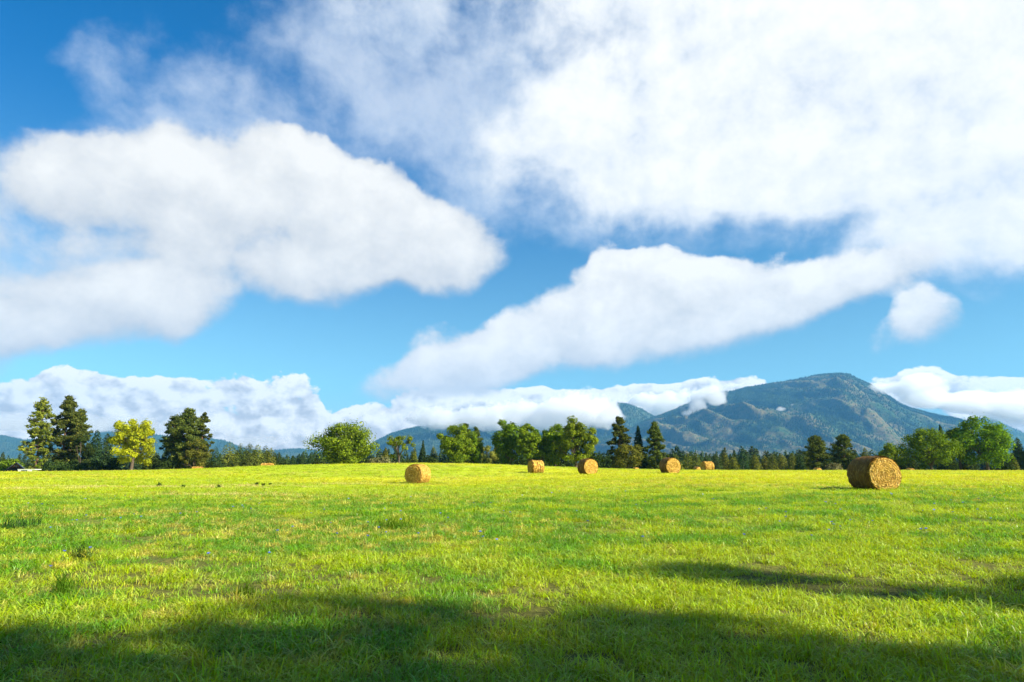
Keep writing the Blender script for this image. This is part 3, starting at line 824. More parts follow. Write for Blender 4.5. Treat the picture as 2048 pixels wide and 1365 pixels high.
where = ('right beside the full conical pine', 'behind the bale right of the conical pine', 'above the small reddish bale', 'directly above the banded bale on the right', 'just right of the banded far bale', 'second to the right of the banded far bale',
         'left of the broad dark juniper', 'broadest and darkest of the juniper row', 'right of the broad dark juniper', 'smallest in the middle of the juniper row', 'left of the last four junipers', 'first of the last four junipers',
         'second of the last four junipers', 'dark one next to the end of the juniper row', 'last of the row at the foot of the broad pine')
for k, ((u, top, w, leaf), wh) in enumerate(zip(row, where)):
    put(conifer, u, 190 + (k * 7) % 13, top, w * 1.6, leaf, 'small juniper ' + wh if leaf != 'fir' else 'dense dark juniper ' + wh, 200 + k, power=.5, sprays=900, ragged=.35, name='juniper_tree', category='juniper')
put(pine, 1636, 170, 874, 56, 'pine', 'broad-based dark pine, left one of the pair behind the big bale', 220, gaps=.05, taper=.6, clear=.0, per=46)
put(pine, 1691, 170, 872, 54, 'pine', 'round-topped dark pine just left above the big bale', 221, gaps=.08, taper=.35, clear=.0, per=46)
put(shrub, 1668, 168, 921, 42, 'shrub_grey', 'brownish grey bush between the two dark pines', 222)
put(shrub, 1652, 178, 914, 40, 'shrub_dark', 'dark bush behind the brownish grey bush', 223)
put(conifer, 1733, 200, 896, 34, 'juniper', 'olive conifer showing over the top of the big bale', 224, power=.6, name='conifer_tree', category='conifer')
put(broadleaf, 1786, 172, 889, 60, 'broad', 'small bright leafy tree behind the right end of the big bale', 225, leaves=2600, lobes=22, skirt=.05, bole=.15)
for u, top, w, lab, sd in ((1715, 912, 50, 'dark shrub behind the left part of the big bale', 226), (1760, 910, 50, 'dark shrub behind the big bale under the small leafy tree', 227), (1815, 906, 44, 'dark shrub right of the big bale', 228),
                           (1900, 908, 52, 'dark shrub in the gap between the two big green trees', 229), (1935, 912, 50, 'dark shrub left under the widest green tree', 230), (2000, 914, 60, 'dark shrub right under the widest green tree', 231)):
    put(shrub, u, 178, top, w, 'shrub_dark', lab, sd)
put(broadleaf, 1863, 160, 853, 102, 'broad_dark', 'dense rounded green tree, left of the three big trees at right', 232, bole=.12, leaves=4600, lobes=60, open_=.15, skirt=.03)
put(conifer, 1890, 186, 851, 34, 'fir', 'dark conifer tip rising behind the dense rounded tree', 233)
put(broadleaf, 1922, 166, 849, 52, 'broad', 'slender lighter tree between the two big green trees', 234, bole=.28, leaves=2600, open_=.3, lobes=24, skirt=.12)
put(broadleaf, 1976, 162, 840, 116, 'broad_dark', 'widest green tree at the right edge with dark limbs showing', 235, bole=.24, leaves=4800, lobes=58, open_=.3, skirt=.06)
put(conifer, 2042, 192, 876, 40, 'far', 'grey-green conifer cut by the right edge', 236, power=.6, name='conifer_tree', category='conifer')
put(conifer, 2026, 178, 906, 26, 'juniper', 'small juniper under the right side of the widest green tree', 237, power=.5, name='juniper_tree', category='juniper')
put(conifer, 2068, 190, 880, 46, 'far', 'tall conifer just past the right edge', 238, power=.6, name='conifer_tree', category='conifer')
# --- by the farmhouse on the far left
put(shrub, 22, 196, 912, 44, 'broad', 'bright green leafy bush behind the gabled house', 240, leaves=1600)
put(conifer, 2, 205, 905, 34, 'far', 'dark conifer cut by the left edge behind the house', 241, name='conifer_tree', category='conifer')
put(broadleaf, 77, 168, 920, 14, 'broad', 'small bright upright bush beside the white trailer', 242, skirt=.0, bole=.1, leaves=500, lobes=8, name='shrub', category='shrub')
put(shrub, 110, 172, 912, 50, 'shrub_dark', 'dark shrub at the foot of the tallest left pine', 243)
put(shrub, 150, 170, 914, 46, 'shrub_dark', 'dark shrub with olive lights right of the left pines', 244)
put(shrub, 195, 170, 916, 50, 'shrub_dark', 'dark shrub below the two small firs at left', 245)
put(shrub, 335, 168, 914, 44, 'shrub_dark', 'dark shrub under the dark pine shoulder', 246)
put(shrub, 425, 174, 918, 40, 'shrub_dark', 'dark shrub right of the dark pine pair', 247)

# --- the belt of conifers further back, one object each
far_meshes = []
for k in range(6):
    h = 1.0
    cm = cone_mesh(10.0, 5.6, 300 + k, 300, power=(.45, .65, .85, .5, .6, .75)[k], ragged=.3, size=.75)
    me = cm.mesh('distant_conifer')
    me.materials.append(M['far'])
    far_meshes.append(me)
rnd = np.random.default_rng(5)
def belt(u0, u1, count, D0, D1, t0, t1, where, group):
    for k in range(count):
        u = u0 + (u1 - u0) * (k + rnd.random()) / count
        D = D0 + (D1 - D0) * rnd.random()
        b = spot(u, D, .3)
        top = t0 + (t1 - t0) * (rnd.random() ** .8 * 1.25 - .1) - 3 * math.sin(u * .045 + t0)
        h = CAM_Z + D * ray(u, top)[1] - b.z
        o = link('distant_conifer', far_meshes[rnd.integers(6)], None, None, b)
        s = h / 10.0
        wd_ = .75 + .75 * rnd.random()
        o.scale = (s * wd_, s * wd_ * (.9 + .2 * rnd.random()), s)
        o.rotation_euler = (0, 0, rnd.random() * 6.28)
        tag(o, where, 'conifer', group)
belt(1325, 1640, 78, 270, 420, 896, 911, 'small dark conifer in the thick belt behind the juniper row, below the long mountain', 'conifers in the belt below the long mountain')
belt(1640, 1850, 34, 270, 400, 898, 912, 'small dark conifer showing between and behind the dark pine pair and the big bale', 'conifers behind the big bale')
belt(690, 1010, 60, 260, 400, 897, 913, 'small conifer in the distance behind the central broad trees, below the blue mountain', 'conifers behind the central trees')
belt(1010, 1325, 36, 260, 400, 900, 913, 'small conifer seen through gaps behind the cottonwoods and the tall pines', 'conifers behind the cottonwoods')
belt(410, 690, 72, 260, 380, 903, 916, 'small far conifer on the low skyline behind the evergreen row', 'conifers behind the evergreen row')
belt(-20, 410, 64, 290, 420, 902, 916, 'small far conifer behind the left pines and the yellow tree', 'conifers behind the left trees')
belt(1850, 2100, 20, 290, 400, 896, 910, 'small conifer behind the big green trees at the right edge', 'conifers behind the right trees')

# ------------------------------------------------------------------ hay bales
def straw_mat(name, a, b, c_):
    m, q = new_mat(name)
    geo = q.n('ShaderNodeNewGeometry')
    tc = q.n('ShaderNodeTexCoord').outputs['Object']
    isl = geo.outputs['Random Per Island']
    nz = q.noise(q.v('MULTIPLY', tc, (1, 6, 1)), 5.0, 6.0, .65).outputs[0]
    colr = q.mix(q.m('ADD', q.m('MULTIPLY', isl, .5), q.step(nz, .3, .7, 0, .5)), rgb(*a), rgb(*b))
    colr = q.mix(q.step(isl, .88, .95, 0, .7), colr, rgb(*c_))
    bp = q.n('ShaderNodeBump', {'Strength': .9, 'Distance': .05, 'Height': nz}).outputs[0]
    p = q.n('ShaderNodeBsdfPrincipled', {'Base Color': colr, 'Roughness': .7, 'Specular IOR Level': .2, 'Normal': bp})
    q.n('ShaderNodeOutputMaterial', {0: p.outputs[0]})
    return m
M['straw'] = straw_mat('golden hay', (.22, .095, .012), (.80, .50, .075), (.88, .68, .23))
M['weathered'] = straw_mat('weathered hay darkened for shade', (.085, .036, .008), (.40, .215, .04), (.55, .36, .11))  # weathered brown, with the barrel's shade put into the colour as well
M['core'] = rough_mat('brown packed hay', (.05, .020, .004), (.28, .12, .018), 9.0, .9, .8, stretch=(1, 4, 1))  # darkened so that shade in the gaps between straws is in the colour
M['twine'] = rough_mat('dark twine', (.10, .06, .02), (.20, .12, .04), 20.0, .8, .2)

def strips(p, along, normal, length, width, lift, rnd):
    """thin flat straws lying on a surface"""
    n = len(p)
    along = along / (np.linalg.norm(along, axis=1)[:, None] + 1e-9)
    side = np.cross(normal, along)
    side /= np.linalg.norm(side, axis=1)[:, None] + 1e-9
    L, w = length[:, None] * .5, width[:, None] * .5
    up0, up1 = normal * (lift * rnd.random(n))[:, None], normal * (lift * rnd.random(n))[:, None]
    a, b = p - along * L + up0, p + along * L + up1
    v = np.stack([a - side * w, a + side * w, b + side * w, b - side * w], 1).reshape(-1, 3)
    return v, np.arange(n * 4).reshape(n, 4)

def hay_bale(u, D, axis_deg, label, seed, rad=.75, length=1.35, straws=1500, bands=0, top_row=None, width=.02, weathered=False):
    """a round bale lying on its side, its axis at axis_deg from the +Y direction (clockwise), front end towards the camera"""
    rnd = np.random.default_rng(seed)
    loc = spot(u, D, .05)
    if top_row is not None: loc.z = CAM_Z + D * ray(u, top_row)[1] - 2 * rad + .03
    t = empty('hay_bale', loc, -math.radians(axis_deg))
    S, R = 64, 18
    th = np.linspace(0, 2 * np.pi, S, endpoint=False)
    def shape(theta, y):
        """radius of the bale: slumped flat below, lumpy, pinched where twine runs"""
        r = rad * (1 + .035 * (vnoise(theta * 2.0 + seed, y * 3 + seed, seed) - .5) + .03 * (vnoise(theta * 6.0, y * 9, seed + 1) - .5))
        edge = np.clip((np.abs(y) / (length / 2) - .80) / .20, 0, 1)
        r = r * (1 - .055 * edge ** 2)
        if bands: r = r * (1 + .028 * np.cos(2 * np.pi * bands * (y / length + .5)) * -1)
        return r
    def at(theta, y, k=1.0, push=0.0):
        r = shape(theta, y) * k + push
        x, z = np.sin(theta) * r, np.cos(theta) * r
        z = np.where(z < -rad * .90, -rad * .90 + (z + rad * .90) * .15, z)      # flat where it rests
        return np.stack([x * (1 + .02 * np.clip(-z / rad, 0, 1)), y * np.ones_like(x), z + rad * .92], -1)
    ys = np.linspace(-length / 2, length / 2, R)
    b = Build()
    TH, YY = np.meshgrid(th, ys)
    i = np.arange(R - 1)[:, None] * S; j = np.arange(S)[None]; jn = (j + 1) % S
    b.add(at(TH, YY).reshape(-1, 3), np.stack([i + j, i + S + j, i + S + jn, i + jn], -1).reshape(-1, 4))
    link('barrel', b.mesh('barrel', True), M['core'], t)
    for sgn in (-1, 1):
        e = Build()
        ks = np.linspace(1, .03, 17)
        rows = []
        for n_, k in enumerate(ks):
            y = sgn * (length / 2 + .05 * (1 - k ** 4) + (.012 if n_ % 2 else -.035) * (k < .97)) + .016 * (vnoise(th * 3, k * 20 + 0 * th, seed + 5) - .5)
            p = at(th, np.full(S, sgn * length / 2), k)
            p[:, 1] = y
            rows.append(p)
        rows.append(np.array([[0, sgn * (length / 2 + .05), rad * .92]]))
        n_r = len(ks)
        i = np.arange(n_r - 1)[:, None] * S
        q4 = np.stack([i + j, i + jn, i + S + jn, i + S + j], -1).reshape(-1, 4)
        c0 = n_r * S
        q3 = np.stack([np.full(S, c0), (n_r - 1) * S + np.arange(S), (n_r - 1) * S + (np.arange(S) + 1) % S], -1)
        if sgn > 0: q4, q3 = q4[:, ::-1], q3[:, ::-1]
        e.add(np.concatenate(rows), q4, q3)
        link('end_face', e.mesh('end_face', True), M['core'], t)
    # straws wound round the barrel and coiled on the ends
    sb = Build()
    n = straws
    theta, y = rnd.random(n) * 2 * np.pi, (rnd.random(n) - .5) * length * .99
    p = at(theta, y, 1.0, .004)
    nrm = np.stack([np.sin(theta), 0 * theta, np.cos(theta)], -1)
    tan = np.stack([np.cos(theta), rnd.normal(size=n) * .30, -np.sin(theta)], -1)
    sb.add(*strips(p, tan, nrm, .12 + .22 * rnd.random(n), width * (.6 + .8 * rnd.random(n)), .05, rnd))
    link('barrel_straw', sb.mesh('barrel_straw'), M['weathered' if weathered else 'straw'], t)['kind'] = 'stuff'  # weathered barrels also carry their shade in the straw colour
    for sgn in (-1, 1):
        sb = Build()
        n = int(straws * (1.15 if sgn < 0 else .4))
        theta = rnd.random(n) * 2 * np.pi
        k = np.sqrt(rnd.random(n)) * .985
        k = (np.floor(k * 8) + .5 + (rnd.random(n) - .5) * .42) / 8.2                 # coils
        p = at(theta, np.full(n, sgn * length / 2), k)
        p[:, 1] = sgn * (length / 2 + .05 * (1 - k ** 4) + .016)
        nrm = np.stack([rnd.normal(size=n) * .2, np.full(n, float(sgn)), rnd.normal(size=n) * .2], -1)
        tan = np.stack([np.cos(theta), rnd.normal(size=n) * .12, -np.sin(theta)], -1) + rnd.normal(size=(n, 3)) * [.22, .05, .22]
        sb.add(*strips(p, tan, nrm, (.08 + .16 * rnd.random(n)) * (.45 + .55 * k), width * (.6 + .8 * rnd.random(n)), .075, rnd))
        # frayed rim
        n2 = straws // 5
        theta = rnd.random(n2) * 2 * np.pi
        p = at(theta, np.full(n2, sgn * length / 2), .985)
        tan = np.stack([np.cos(theta) * .6 + np.sin(theta) * .7, np.full(n2, sgn * .5), -np.sin(theta) * .6 + np.cos(theta) * .7], -1) + rnd.normal(size=(n2, 3)) * .5
        nrm = rnd.normal(size=(n2, 3))
        nrm -= tan * (np.sum(nrm * tan, 1) / np.sum(tan * tan, 1))[:, None]
        nrm /= np.linalg.norm(nrm, axis=1)[:, None]
        sb.add(*strips(p, tan, nrm, .06 + .10 * rnd.random(n2), width * .7 * np.ones(n2), .02, rnd))
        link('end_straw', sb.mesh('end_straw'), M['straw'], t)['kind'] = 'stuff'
    for k in range(bands):
        y = (k + .0) / bands * length - length / 2 if k else -length * .47
        w = Build()
        tt = np.linspace(0, 2 * np.pi, 40)
        w.tube(at(tt, np.full(40, y), 1.0, .006), np.full(40, .013), 5)
        link('twine', w.mesh('twine', True), M['twine'], t)
    return tag(t, label, 'hay bale', 'round hay bales scattered over the field')

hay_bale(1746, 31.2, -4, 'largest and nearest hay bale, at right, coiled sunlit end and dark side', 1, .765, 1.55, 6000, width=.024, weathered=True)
hay_bale(836, 54.6, 25, 'lone hay bale on the open slope left of centre, shaded end turned to the camera', 2, .77, 1.35, 2200, width=.03)
hay_bale(1072, 79, 66, 'hay bale with twine stripes seen side-on in front of the narrow bright cottonwood', 3, .765, 1.35, 900, 5, width=.04)
hay_bale(1175.5, 71, -21, 'sunlit round end of a hay bale in front of the drooping cottonwood', 4, .83, 1.35, 1700, width=.035, weathered=True)
hay_bale(1340, 68, -14, 'hay bale showing its round end, right of the full conical pine', 5, .80, 1.35, 1700, width=.035, weathered=True)
hay_bale(1415, 108, 74, 'striped hay bale seen side-on before the juniper row', 6, .76, 1.5, 700, 5, width=.05)
hay_bale(1394.5, 150, -18, 'small reddish far bale just left of the striped one by the junipers', 7, .74, 1.35, 450, 0, 934, width=.06)
hay_bale(1271, 150, -15, 'tiny brown bale top at the feet of the tall pines', 8, .72, 1.3, 350, 0, 935, width=.06)
hay_bale(1634.5, 152, -12, 'tiny far bale in front of the broad-based dark pine', 9, .70, 1.3, 350, 0, 936, width=.06)
hay_bale(1820, 140, -10, 'small far bale half sunk in grass right of the big bale', 10, .76, 1.3, 400, 0, 937, width=.06)
hay_bale(395, 142, 84, 'pale striped bale on the crest below the dark pine pair', 11, .74, 1.9, 500, 6, 933.5, width=.05)
hay_bale(534, 128, 86, 'pale striped bale on the crest below the evergreen row', 12, .74, 2.0, 500, 6, 926.5, width=.05)
hay_bale(205, 140, 80, 'pale sliver of bale at the field edge left of the yellow tree', 13, .74, 1.8, 400, 5, 941.5, width=.06)

# ------------------------------------------------------------------ farm buildings on the far left
M['log'] = rough_mat('dark brown timber wall', (.035, .018, .014), (.075, .035, .025), 5.0, .85, .4, stretch=(1, 1, 8))
M['roof'] = rough_mat('blue black roof metal', (.03, .032, .05), (.06, .062, .085), 3.0, .5, .2, spec=.5)
M['gable'] = rough_mat('orange gable boards', (.24, .09, .025), (.42, .17, .05), 6.0, .8, .3, stretch=(6, 1, 1))
M['white_paint'] = rough_mat('weathered white paint', (.70, .70, .68), (.82, .82, .80), 2.0, .5, .05, spec=.4)
M['dark_glass'] = rough_mat('dark window glass', (.02, .022, .026), (.03, .033, .04), 2.0, .15, .0, spec=.6)
M['rubber'] = rough_mat('black tyre rubber', (.015, .015, .015), (.03, .03, .03), 9.0, .9, .1)

def gable_house(u, D, wpx, ridge_row, eave_row, label, rot, seed, long=9.0, orange=True):
    b = spot(u, D)
    w = size_at(D, wpx)
    zr, ze = CAM_Z + D * ray(u, ridge_row)[1] - b.z, CAM_Z + D * ray(u, eave_row)[1] - b.z
    t = empty('farmhouse', b, math.radians(rot))
    hw = w / 2 * .84
    ze_w = ze + (zr - ze) * .14
    a = Build()
    v = [(-hw, 0, -.6), (hw, 0, -.6), (hw, 0, ze_w), (0, 0, zr - .22), (-hw, 0, ze_w)]
    v += [(x, long, z) for x, _, z in v]
    a.add(v, [(0, 1, 2, 3, 4), (9, 8, 7, 6, 5)], [(0, 5, 6, 1), (1, 6, 7, 2), (4, 9, 5, 0)])
    link('wall', a.mesh('wall'), M['log'], t)
    for s in (-1, 1):
        r = Build()
        p = [(0, -.7, zr), (s * w / 2, -.7, ze), (s * w / 2, long + .7, ze), (0, long + .7, zr)]
        th = .16
        v = p + [(x, y, z - th) for x, y, z in p]
        r.add(v, [(0, 1, 2, 3), (7, 6, 5, 4), (0, 4, 5, 1), (1, 5, 6, 2), (2, 6, 7, 3), (3, 7, 4, 0)])
        link('roof_slope', r.mesh('roof_slope'), M['roof'], t)
    g = Build()
    if orange:
        g.add([(-hw * .42, -.03, ze_w + (zr - ze_w) * .34), (hw * .42, -.03, ze_w + (zr - ze_w) * .34), (hw * .1, -.03, zr - (zr - ze_w) * .2), (-hw * .1, -.03, zr - (zr - ze_w) * .2),
               (-hw * .42, .02, ze_w + (zr - ze_w) * .34), (hw * .42, .02, ze_w + (zr - ze_w) * .34), (hw * .1, .02, zr - (zr - ze_w) * .2), (-hw * .1, .02, zr - (zr - ze_w) * .2)],
              [(0, 1, 2, 3), (0, 4, 5, 1), (1, 5, 6, 2), (2, 6, 7, 3), (3, 7, 4, 0)])
        gb = link('gable_boards', g.mesh('gable_boards'), M['gable'], t)
        wd = Build(); wd.box(-.32, .32, -.07, -.031, ze_w + (zr - ze_w) * .38, ze_w + (zr - ze_w) * .62)
        link('window', wd.mesh('window'), M['dark_glass'], gb)
    e = Build(); e.box(-hw, hw, -.55, -.02, ze_w - .15, ze_w + .02)
    link('porch_eave', e.mesh('porch_eave'), M['roof'], t)
    return tag(t, label, 'house')
gable_house(31, 186, 36, 925.5, 942, 'dark timber house with steep blue-black roof and orange gable at the left edge', 33, 1)
gable_house(92, 190, 24, 927, 939, 'dark roofed cabin half hidden between the open pine and the tallest left pine', -55, 2, 6.0, False)

b = spot(56, 158, .1)
top_z = CAM_Z + 158 * ray(56, 938.8)[1] - b.z
t = empty('trailer', b, math.radians(-3))
L2 = 1.65
bd = Build(); bd.box(-L2, L2, -.9, .9, .30, top_z - .10)
link('body', bd.mesh('body'), M['white_paint'], t)
rf = Build(); rf.box(-L2 - .05, L2 + .75, -1.0, 1.0, top_z - .097, top_z)
link('roof', rf.mesh('roof'), M['white_paint'], t)
st = Build(); st.box(-L2 * .55, L2 * .35, -.93, -.903, top_z - .45, top_z - .27)
link('window_strip', st.mesh('window_strip'), M['dark_glass'], t)
for x in (-.5, .6):
    wh = Build(); wh.tube([(x, -.93, .24), (x, -.72, .24)], [.26, .26], 16)
    wh.add([(x, -.93, .24)] + [(x + .26 * math.cos(a), -.931, .24 + .26 * math.sin(a)) for a in np.linspace(0, 2 * math.pi, 16, endpoint=False)], [(0, 1 + (k + 1) % 16, 1 + k) for k in range(16)])
    link('wheel', wh.mesh('wheel'), M['rubber'], t)
hb = Build(); hb.tube([(-L2, 0, .36), (-L2 - .9, 0, .32)], [.05, .05], 6)
link('hitch', hb.mesh('hitch'), M['rubber'], t)
tag(t, 'low white trailer with flat overhanging roof beside the gabled house', 'trailer')

# ------------------------------------------------------------------ grass and flowers
def blades(n, rnd, radius, h0, h1, width, lean=.45, curl=.5, centre=None):
    """curved tapering blades: two segments each, the last one pointed"""
    a = rnd.random(n) * 2 * np.pi
    r = radius * np.sqrt(rnd.random(n))
    base = np.stack([np.cos(a) * r, np.sin(a) * r, np.full(n, -.012)], -1)
    h = h0 + (h1 - h0) * rnd.random(n) ** 1.3
    d = rnd.random(n) * 2 * np.pi
    dirv = np.stack([np.cos(d), np.sin(d), np.zeros(n)], -1)
    ln = (lean * rnd.random(n))[:, None]
    cu = (curl * rnd.random(n) ** 1.5)[:, None]
    hh = h[:, None]
    up = np.array([0, 0, 1.0])
    p1 = base + hh * (.45 * up + dirv * ln * .35)
    p2 = base + hh * (.80 * up * (1 - .25 * cu) + dirv * (ln * .85 + cu * .35))
    p3 = base + hh * (1.0 * up * (1 - .6 * cu) + dirv * (ln * 1.25 + cu * .95))
    tw = d + np.pi / 2 + rnd.normal(size=n) * .6
    side = np.stack([np.cos(tw), np.sin(tw), np.zeros(n)], -1) * (width * (.6 + .8 * rnd.random(n)))[:, None] * .5
    v = np.stack([base - side * .8, base + side * .8, p1 + side, p1 - side, p2 + side * .7, p2 - side * .7, p3], 1).reshape(-1, 3)
    i = np.arange(n)[:, None] * 7
    quads = np.concatenate([i + np.array([[0, 1, 2, 3]]), i + np.array([[3, 2, 4, 5]])])
    return v, quads, i + np.array([[5, 4, 6]])

VAR = []
grnd = np.random.default_rng(77)
VAR.append(blades(46, grnd, .14, .04, .10, .0070, 1.0, .9))
VAR.append(blades(40, grnd, .13, .05, .13, .0080, .9, 1.1))
VAR.append(blades(56, grnd, .16, .03, .08, .0065, 1.2, .8))
VAR.append(blades(32, grnd, .11, .07, .17, .0085, .7, 1.2))
VAR.append(blades(44, grnd, .15, .03, .10, .0072, 1.4, .7))
VAR.append(blades(26, grnd, .12, .06, .18, .0070, .6, .6))
gv, gqs, gts, kind = [], [], [], []
off = 0
for k, (v, q4, t3) in enumerate(VAR):
    gv.append(v); gqs.append(q4 + off); gts.append(t3 + off); kind += [k + 1] * len(v); off += len(v)

pts, scl, pick = [], [], []
def sow(D0, D1, per_m2, s, hs, half=52):
    area = math.radians(half) * (D1 ** 2 - D0 ** 2)
    n = int(area * per_m2)
    r = np.sqrt(D0 ** 2 + (D1 ** 2 - D0 ** 2) * grnd.random(n))
    a = np.radians(half) * (2 * grnd.random(n) - 1)
    x, y = r * np.sin(a), r * np.cos(a)
    # growth varies in patches: thick swards and thin, trodden places
    g = fbm(x * .55, y * .55, 61, 4)
    g2 = fbm(x * 1.9, y * 1.9, 62, 3)
    keep = grnd.random(n) < np.clip(.55 + 2.4 * (g - .36) + 1.2 * (g2 - .5), .30, 1)
    x, y, g, g2 = x[keep], y[keep], g[keep], g2[keep]
    m = len(x)
    pts.append(np.stack([x, y, ground_z(x, y)], -1))
    size = s * (.75 + .5 * grnd.random(m)) * (.70 + .75 * g + .3 * (g2 - .5))
    scl.append(np.stack([size, size, size * hs], -1))
    w = grnd.random(m)
    pick.append(np.where(w < .22, 0, np.where(w < .44, 1, np.where(w < .64, 2, np.where(w < .74, 3, np.where(w < .94, 4, 5))))))
sow(2.2, 5.5, 125, 1.0, 1.0)
sow(5.5, 9, 98, 1.0, .95)
sow(9, 16, 58, 1.15, .85)
sow(16, 30, 24, 1.5, .75)
sow(30, 58, 8, 2.0, .60)
sow(58, 150, 1.7, 2.9, .48, 44)
P_, S_, K_ = np.concatenate(pts), np.concatenate(scl), np.concatenate(pick)
n_src = off
me = make_mesh('grass', np.concatenate(gv + [P_]), [np.concatenate(gqs), np.concatenate(gts)])
me.materials.append(M['grass'])
def attr(name, kind_, data):
    a = me.attributes.new(name, kind_, 'POINT')
    a.data.foreach_set('vector' if kind_ == 'FLOAT_VECTOR' else 'value', np.ascontiguousarray(data).ravel())
N = len(P_)
attr('variant', 'INT', np.concatenate([np.array(kind), np.zeros(N)]).astype(np.int32))
attr('choice', 'INT', np.concatenate([np.full(n_src, -1), K_]).astype(np.int32))
attr('size', 'FLOAT_VECTOR', np.concatenate([np.ones((n_src, 3)), S_]).astype(np.float32))
attr('turn', 'FLOAT_VECTOR', np.concatenate([np.zeros((n_src, 3)), np.stack([grnd.normal(size=N) * .07, grnd.normal(size=N) * .07, grnd.random(N) * 6.283], -1)]).astype(np.float32))

def scatter_group(name, count):
    """instances the tufts kept in the same mesh (variant 1..count) on its loose points, by their choice"""
    g = bpy.data.node_groups.new(name, 'GeometryNodeTree')
    g.interface.new_socket('Geometry', in_out='INPUT', socket_type='NodeSocketGeometry')
    g.interface.new_socket('Geometry', in_out='OUTPUT', socket_type='NodeSocketGeometry')
    def nd(kind_, **props):
        x = g.nodes.new(kind_)
        for k_, v_ in props.items(): setattr(x, k_, v_)
        return x
    lk = g.links.new
    gi, go = nd('NodeGroupInput'), nd('NodeGroupOutput')
    def named(nm, dt):
        x = nd('GeometryNodeInputNamedAttribute', data_type=dt)
        x.inputs['Name'].default_value = nm
        return x.outputs[0]
    var, cho, siz, trn = named('variant', 'INT'), named('choice', 'INT'), named('size', 'FLOAT_VECTOR'), named('turn', 'FLOAT_VECTOR')
    e2r = nd('FunctionNodeEulerToRotation'); lk(trn, e2r.inputs[0])
    def equals(a, val):
        x = nd('FunctionNodeCompare', data_type='INT', operation='EQUAL')
        ins = [s for s in x.inputs if s.type == 'INT']
        lk(a, ins[0]); ins[1].default_value = val
        return x.outputs[0]
    def separate(sel):
        x = nd('GeometryNodeSeparateGeometry', domain='POINT')
        lk(gi.outputs[0], x.inputs['Geometry']); lk(sel, x.inputs['Selection'])
        return x.outputs['Selection']
    base = separate(equals(var, 0))
    join = nd('GeometryNodeJoinGeometry')
    for k in range(count):
        src = separate(equals(var, k + 1))
        iop = nd('GeometryNodeInstanceOnPoints')
        lk(base, iop.inputs['Points']); lk(src, iop.inputs['Instance'])
        lk(equals(cho, k), iop.inputs['Selection'])
        lk(e2r.outputs[0], iop.inputs['Rotation']); lk(siz, iop.inputs['Scale'])
        lk(iop.outputs[0], join.inputs[0])
    lk(join.outputs[0], go.inputs[0])
    return g
grass = link('grass', me)
md = grass.modifiers.new('scatter', 'NODES')
md.node_group = scatter_group('scatter tufts', len(VAR))
tag(grass, 'short lime green field grass with straw blades, shaded in the foreground', None, None, 'stuff')

def ground_hit(u, v):
    """where the line of sight through a photograph pixel meets the field"""
    x1, z1 = ray(u, v)
    D = np.geomspace(2.0, 200, 800)
    z = ground_z(D * x1, D)
    below = CAM_Z + D * z1 < z
    k = int(np.argmax(below)) if below.any() else len(D) - 1
    return Vector((D[k] * x1, D[k], z[k])), float(D[k])

# --- tall clumps that stand out of the sward
def clump(u, v, wpx, hpx, mat, label, seed, n=90, width=.006, group=None, category='grass clump', name='grass_clump'):
    p, D = ground_hit(u, v)
    w, h = size_at(D, wpx), size_at(D, hpx)
    rnd = np.random.default_rng(seed)
    vv, q4, t3 = blades(n, rnd, w * .32, h * .45, h * 1.15, max(width, size_at(D, .9)), .5, .45)
    o = link(name, make_mesh(name, vv, [q4, t3]), M[mat], None, p)
    return tag(o, label, category, group)
M['clump'] = foliage_mat('rank green grass', (.055, .12, .010), (.11, .21, .012), (.20, .25, .03), .4, 3.0)
M['weed'] = foliage_mat('dark weed leaves', (.018, .045, .012), (.040, .085, .016), (.08, .12, .03), .3, 3.0)
clump(128, 1196, 64, 62, 'clump', 'tall dark green grass clump at left on the shadow edge', 1, 150, .0065)
clump(488, 1196, 60, 36, 'clump', 'low wide grass clump right of the tall clump, on the shadow edge', 2, 120, .0065)
clump(40, 1060, 100, 34, 'weed', 'bluish green weedy patch at the left edge of the field', 3, 160)
clump(800, 1060, 130, 34, 'clump', 'wide dull green tussock left of the field centre', 4, 200)
clump(160, 1122, 60, 34, 'weed', 'grey-green weed clump with blue flowers near the left edge', 5, 110)
clump(1325, 1094, 70, 20, 'clump', 'dark low tussock right of centre in the sunlit grass', 6, 110)
for k, (u, v, w, h, lab) in enumerate(((318, 975, 12, 11, 'dark green weed leftmost on the pale straw strip'), (366, 977, 14, 8, 'paler weed second from the left on the pale straw strip'), (437, 977, 12, 9, 'round dark weed in the middle of the pale straw strip'),
                                      (513, 972, 12, 8, 'dark weed right of the middle on the pale straw strip'), (527, 972, 8, 6, 'small dark weed beside another at the right of the straw strip'), (540, 971, 9, 5, 'last tiny dark weed at the right of the straw strip'))):
    clump(u, v, w, h, 'weed', lab, 30 + k, 70, .02, 'dark weeds on the straw strip', 'weed', 'weed')

# --- blue cornflowers
M['petal'] = rough_mat('cornflower blue petals', (.10, .16, .62), (.22, .30, .80), 30.0, .6, .0)
M['stalk'] = rough_mat('grey green flower stalk', (.05, .10, .03), (.09, .15, .05), 20.0, .8, .0)
fb = Build()
fb.tube([(0, 0, -.02), (.01, .005, .10), (.015, .01, .19)], [.0025, .002, .0018], 4)
n_stem_faces = sum(len(p) for p in fb.p)
rndf = np.random.default_rng(3)
for k in range(10):
    a = k / 10 * 6.283
    c_, s_ = math.cos(a), math.sin(a)
    up_ = .010 + .008 * (k % 2)
    o_ = np.array([.015, .01, .19])
    fb.add([o_, o_ + [c_ * .014 - s_ * .008, s_ * .014 + c_ * .008, up_], o_ + [c_ * .028, s_ * .028, up_ * .8], o_ + [c_ * .014 + s_ * .008, s_ * .014 - c_ * .008, up_]], [(0, 1, 2, 3)])
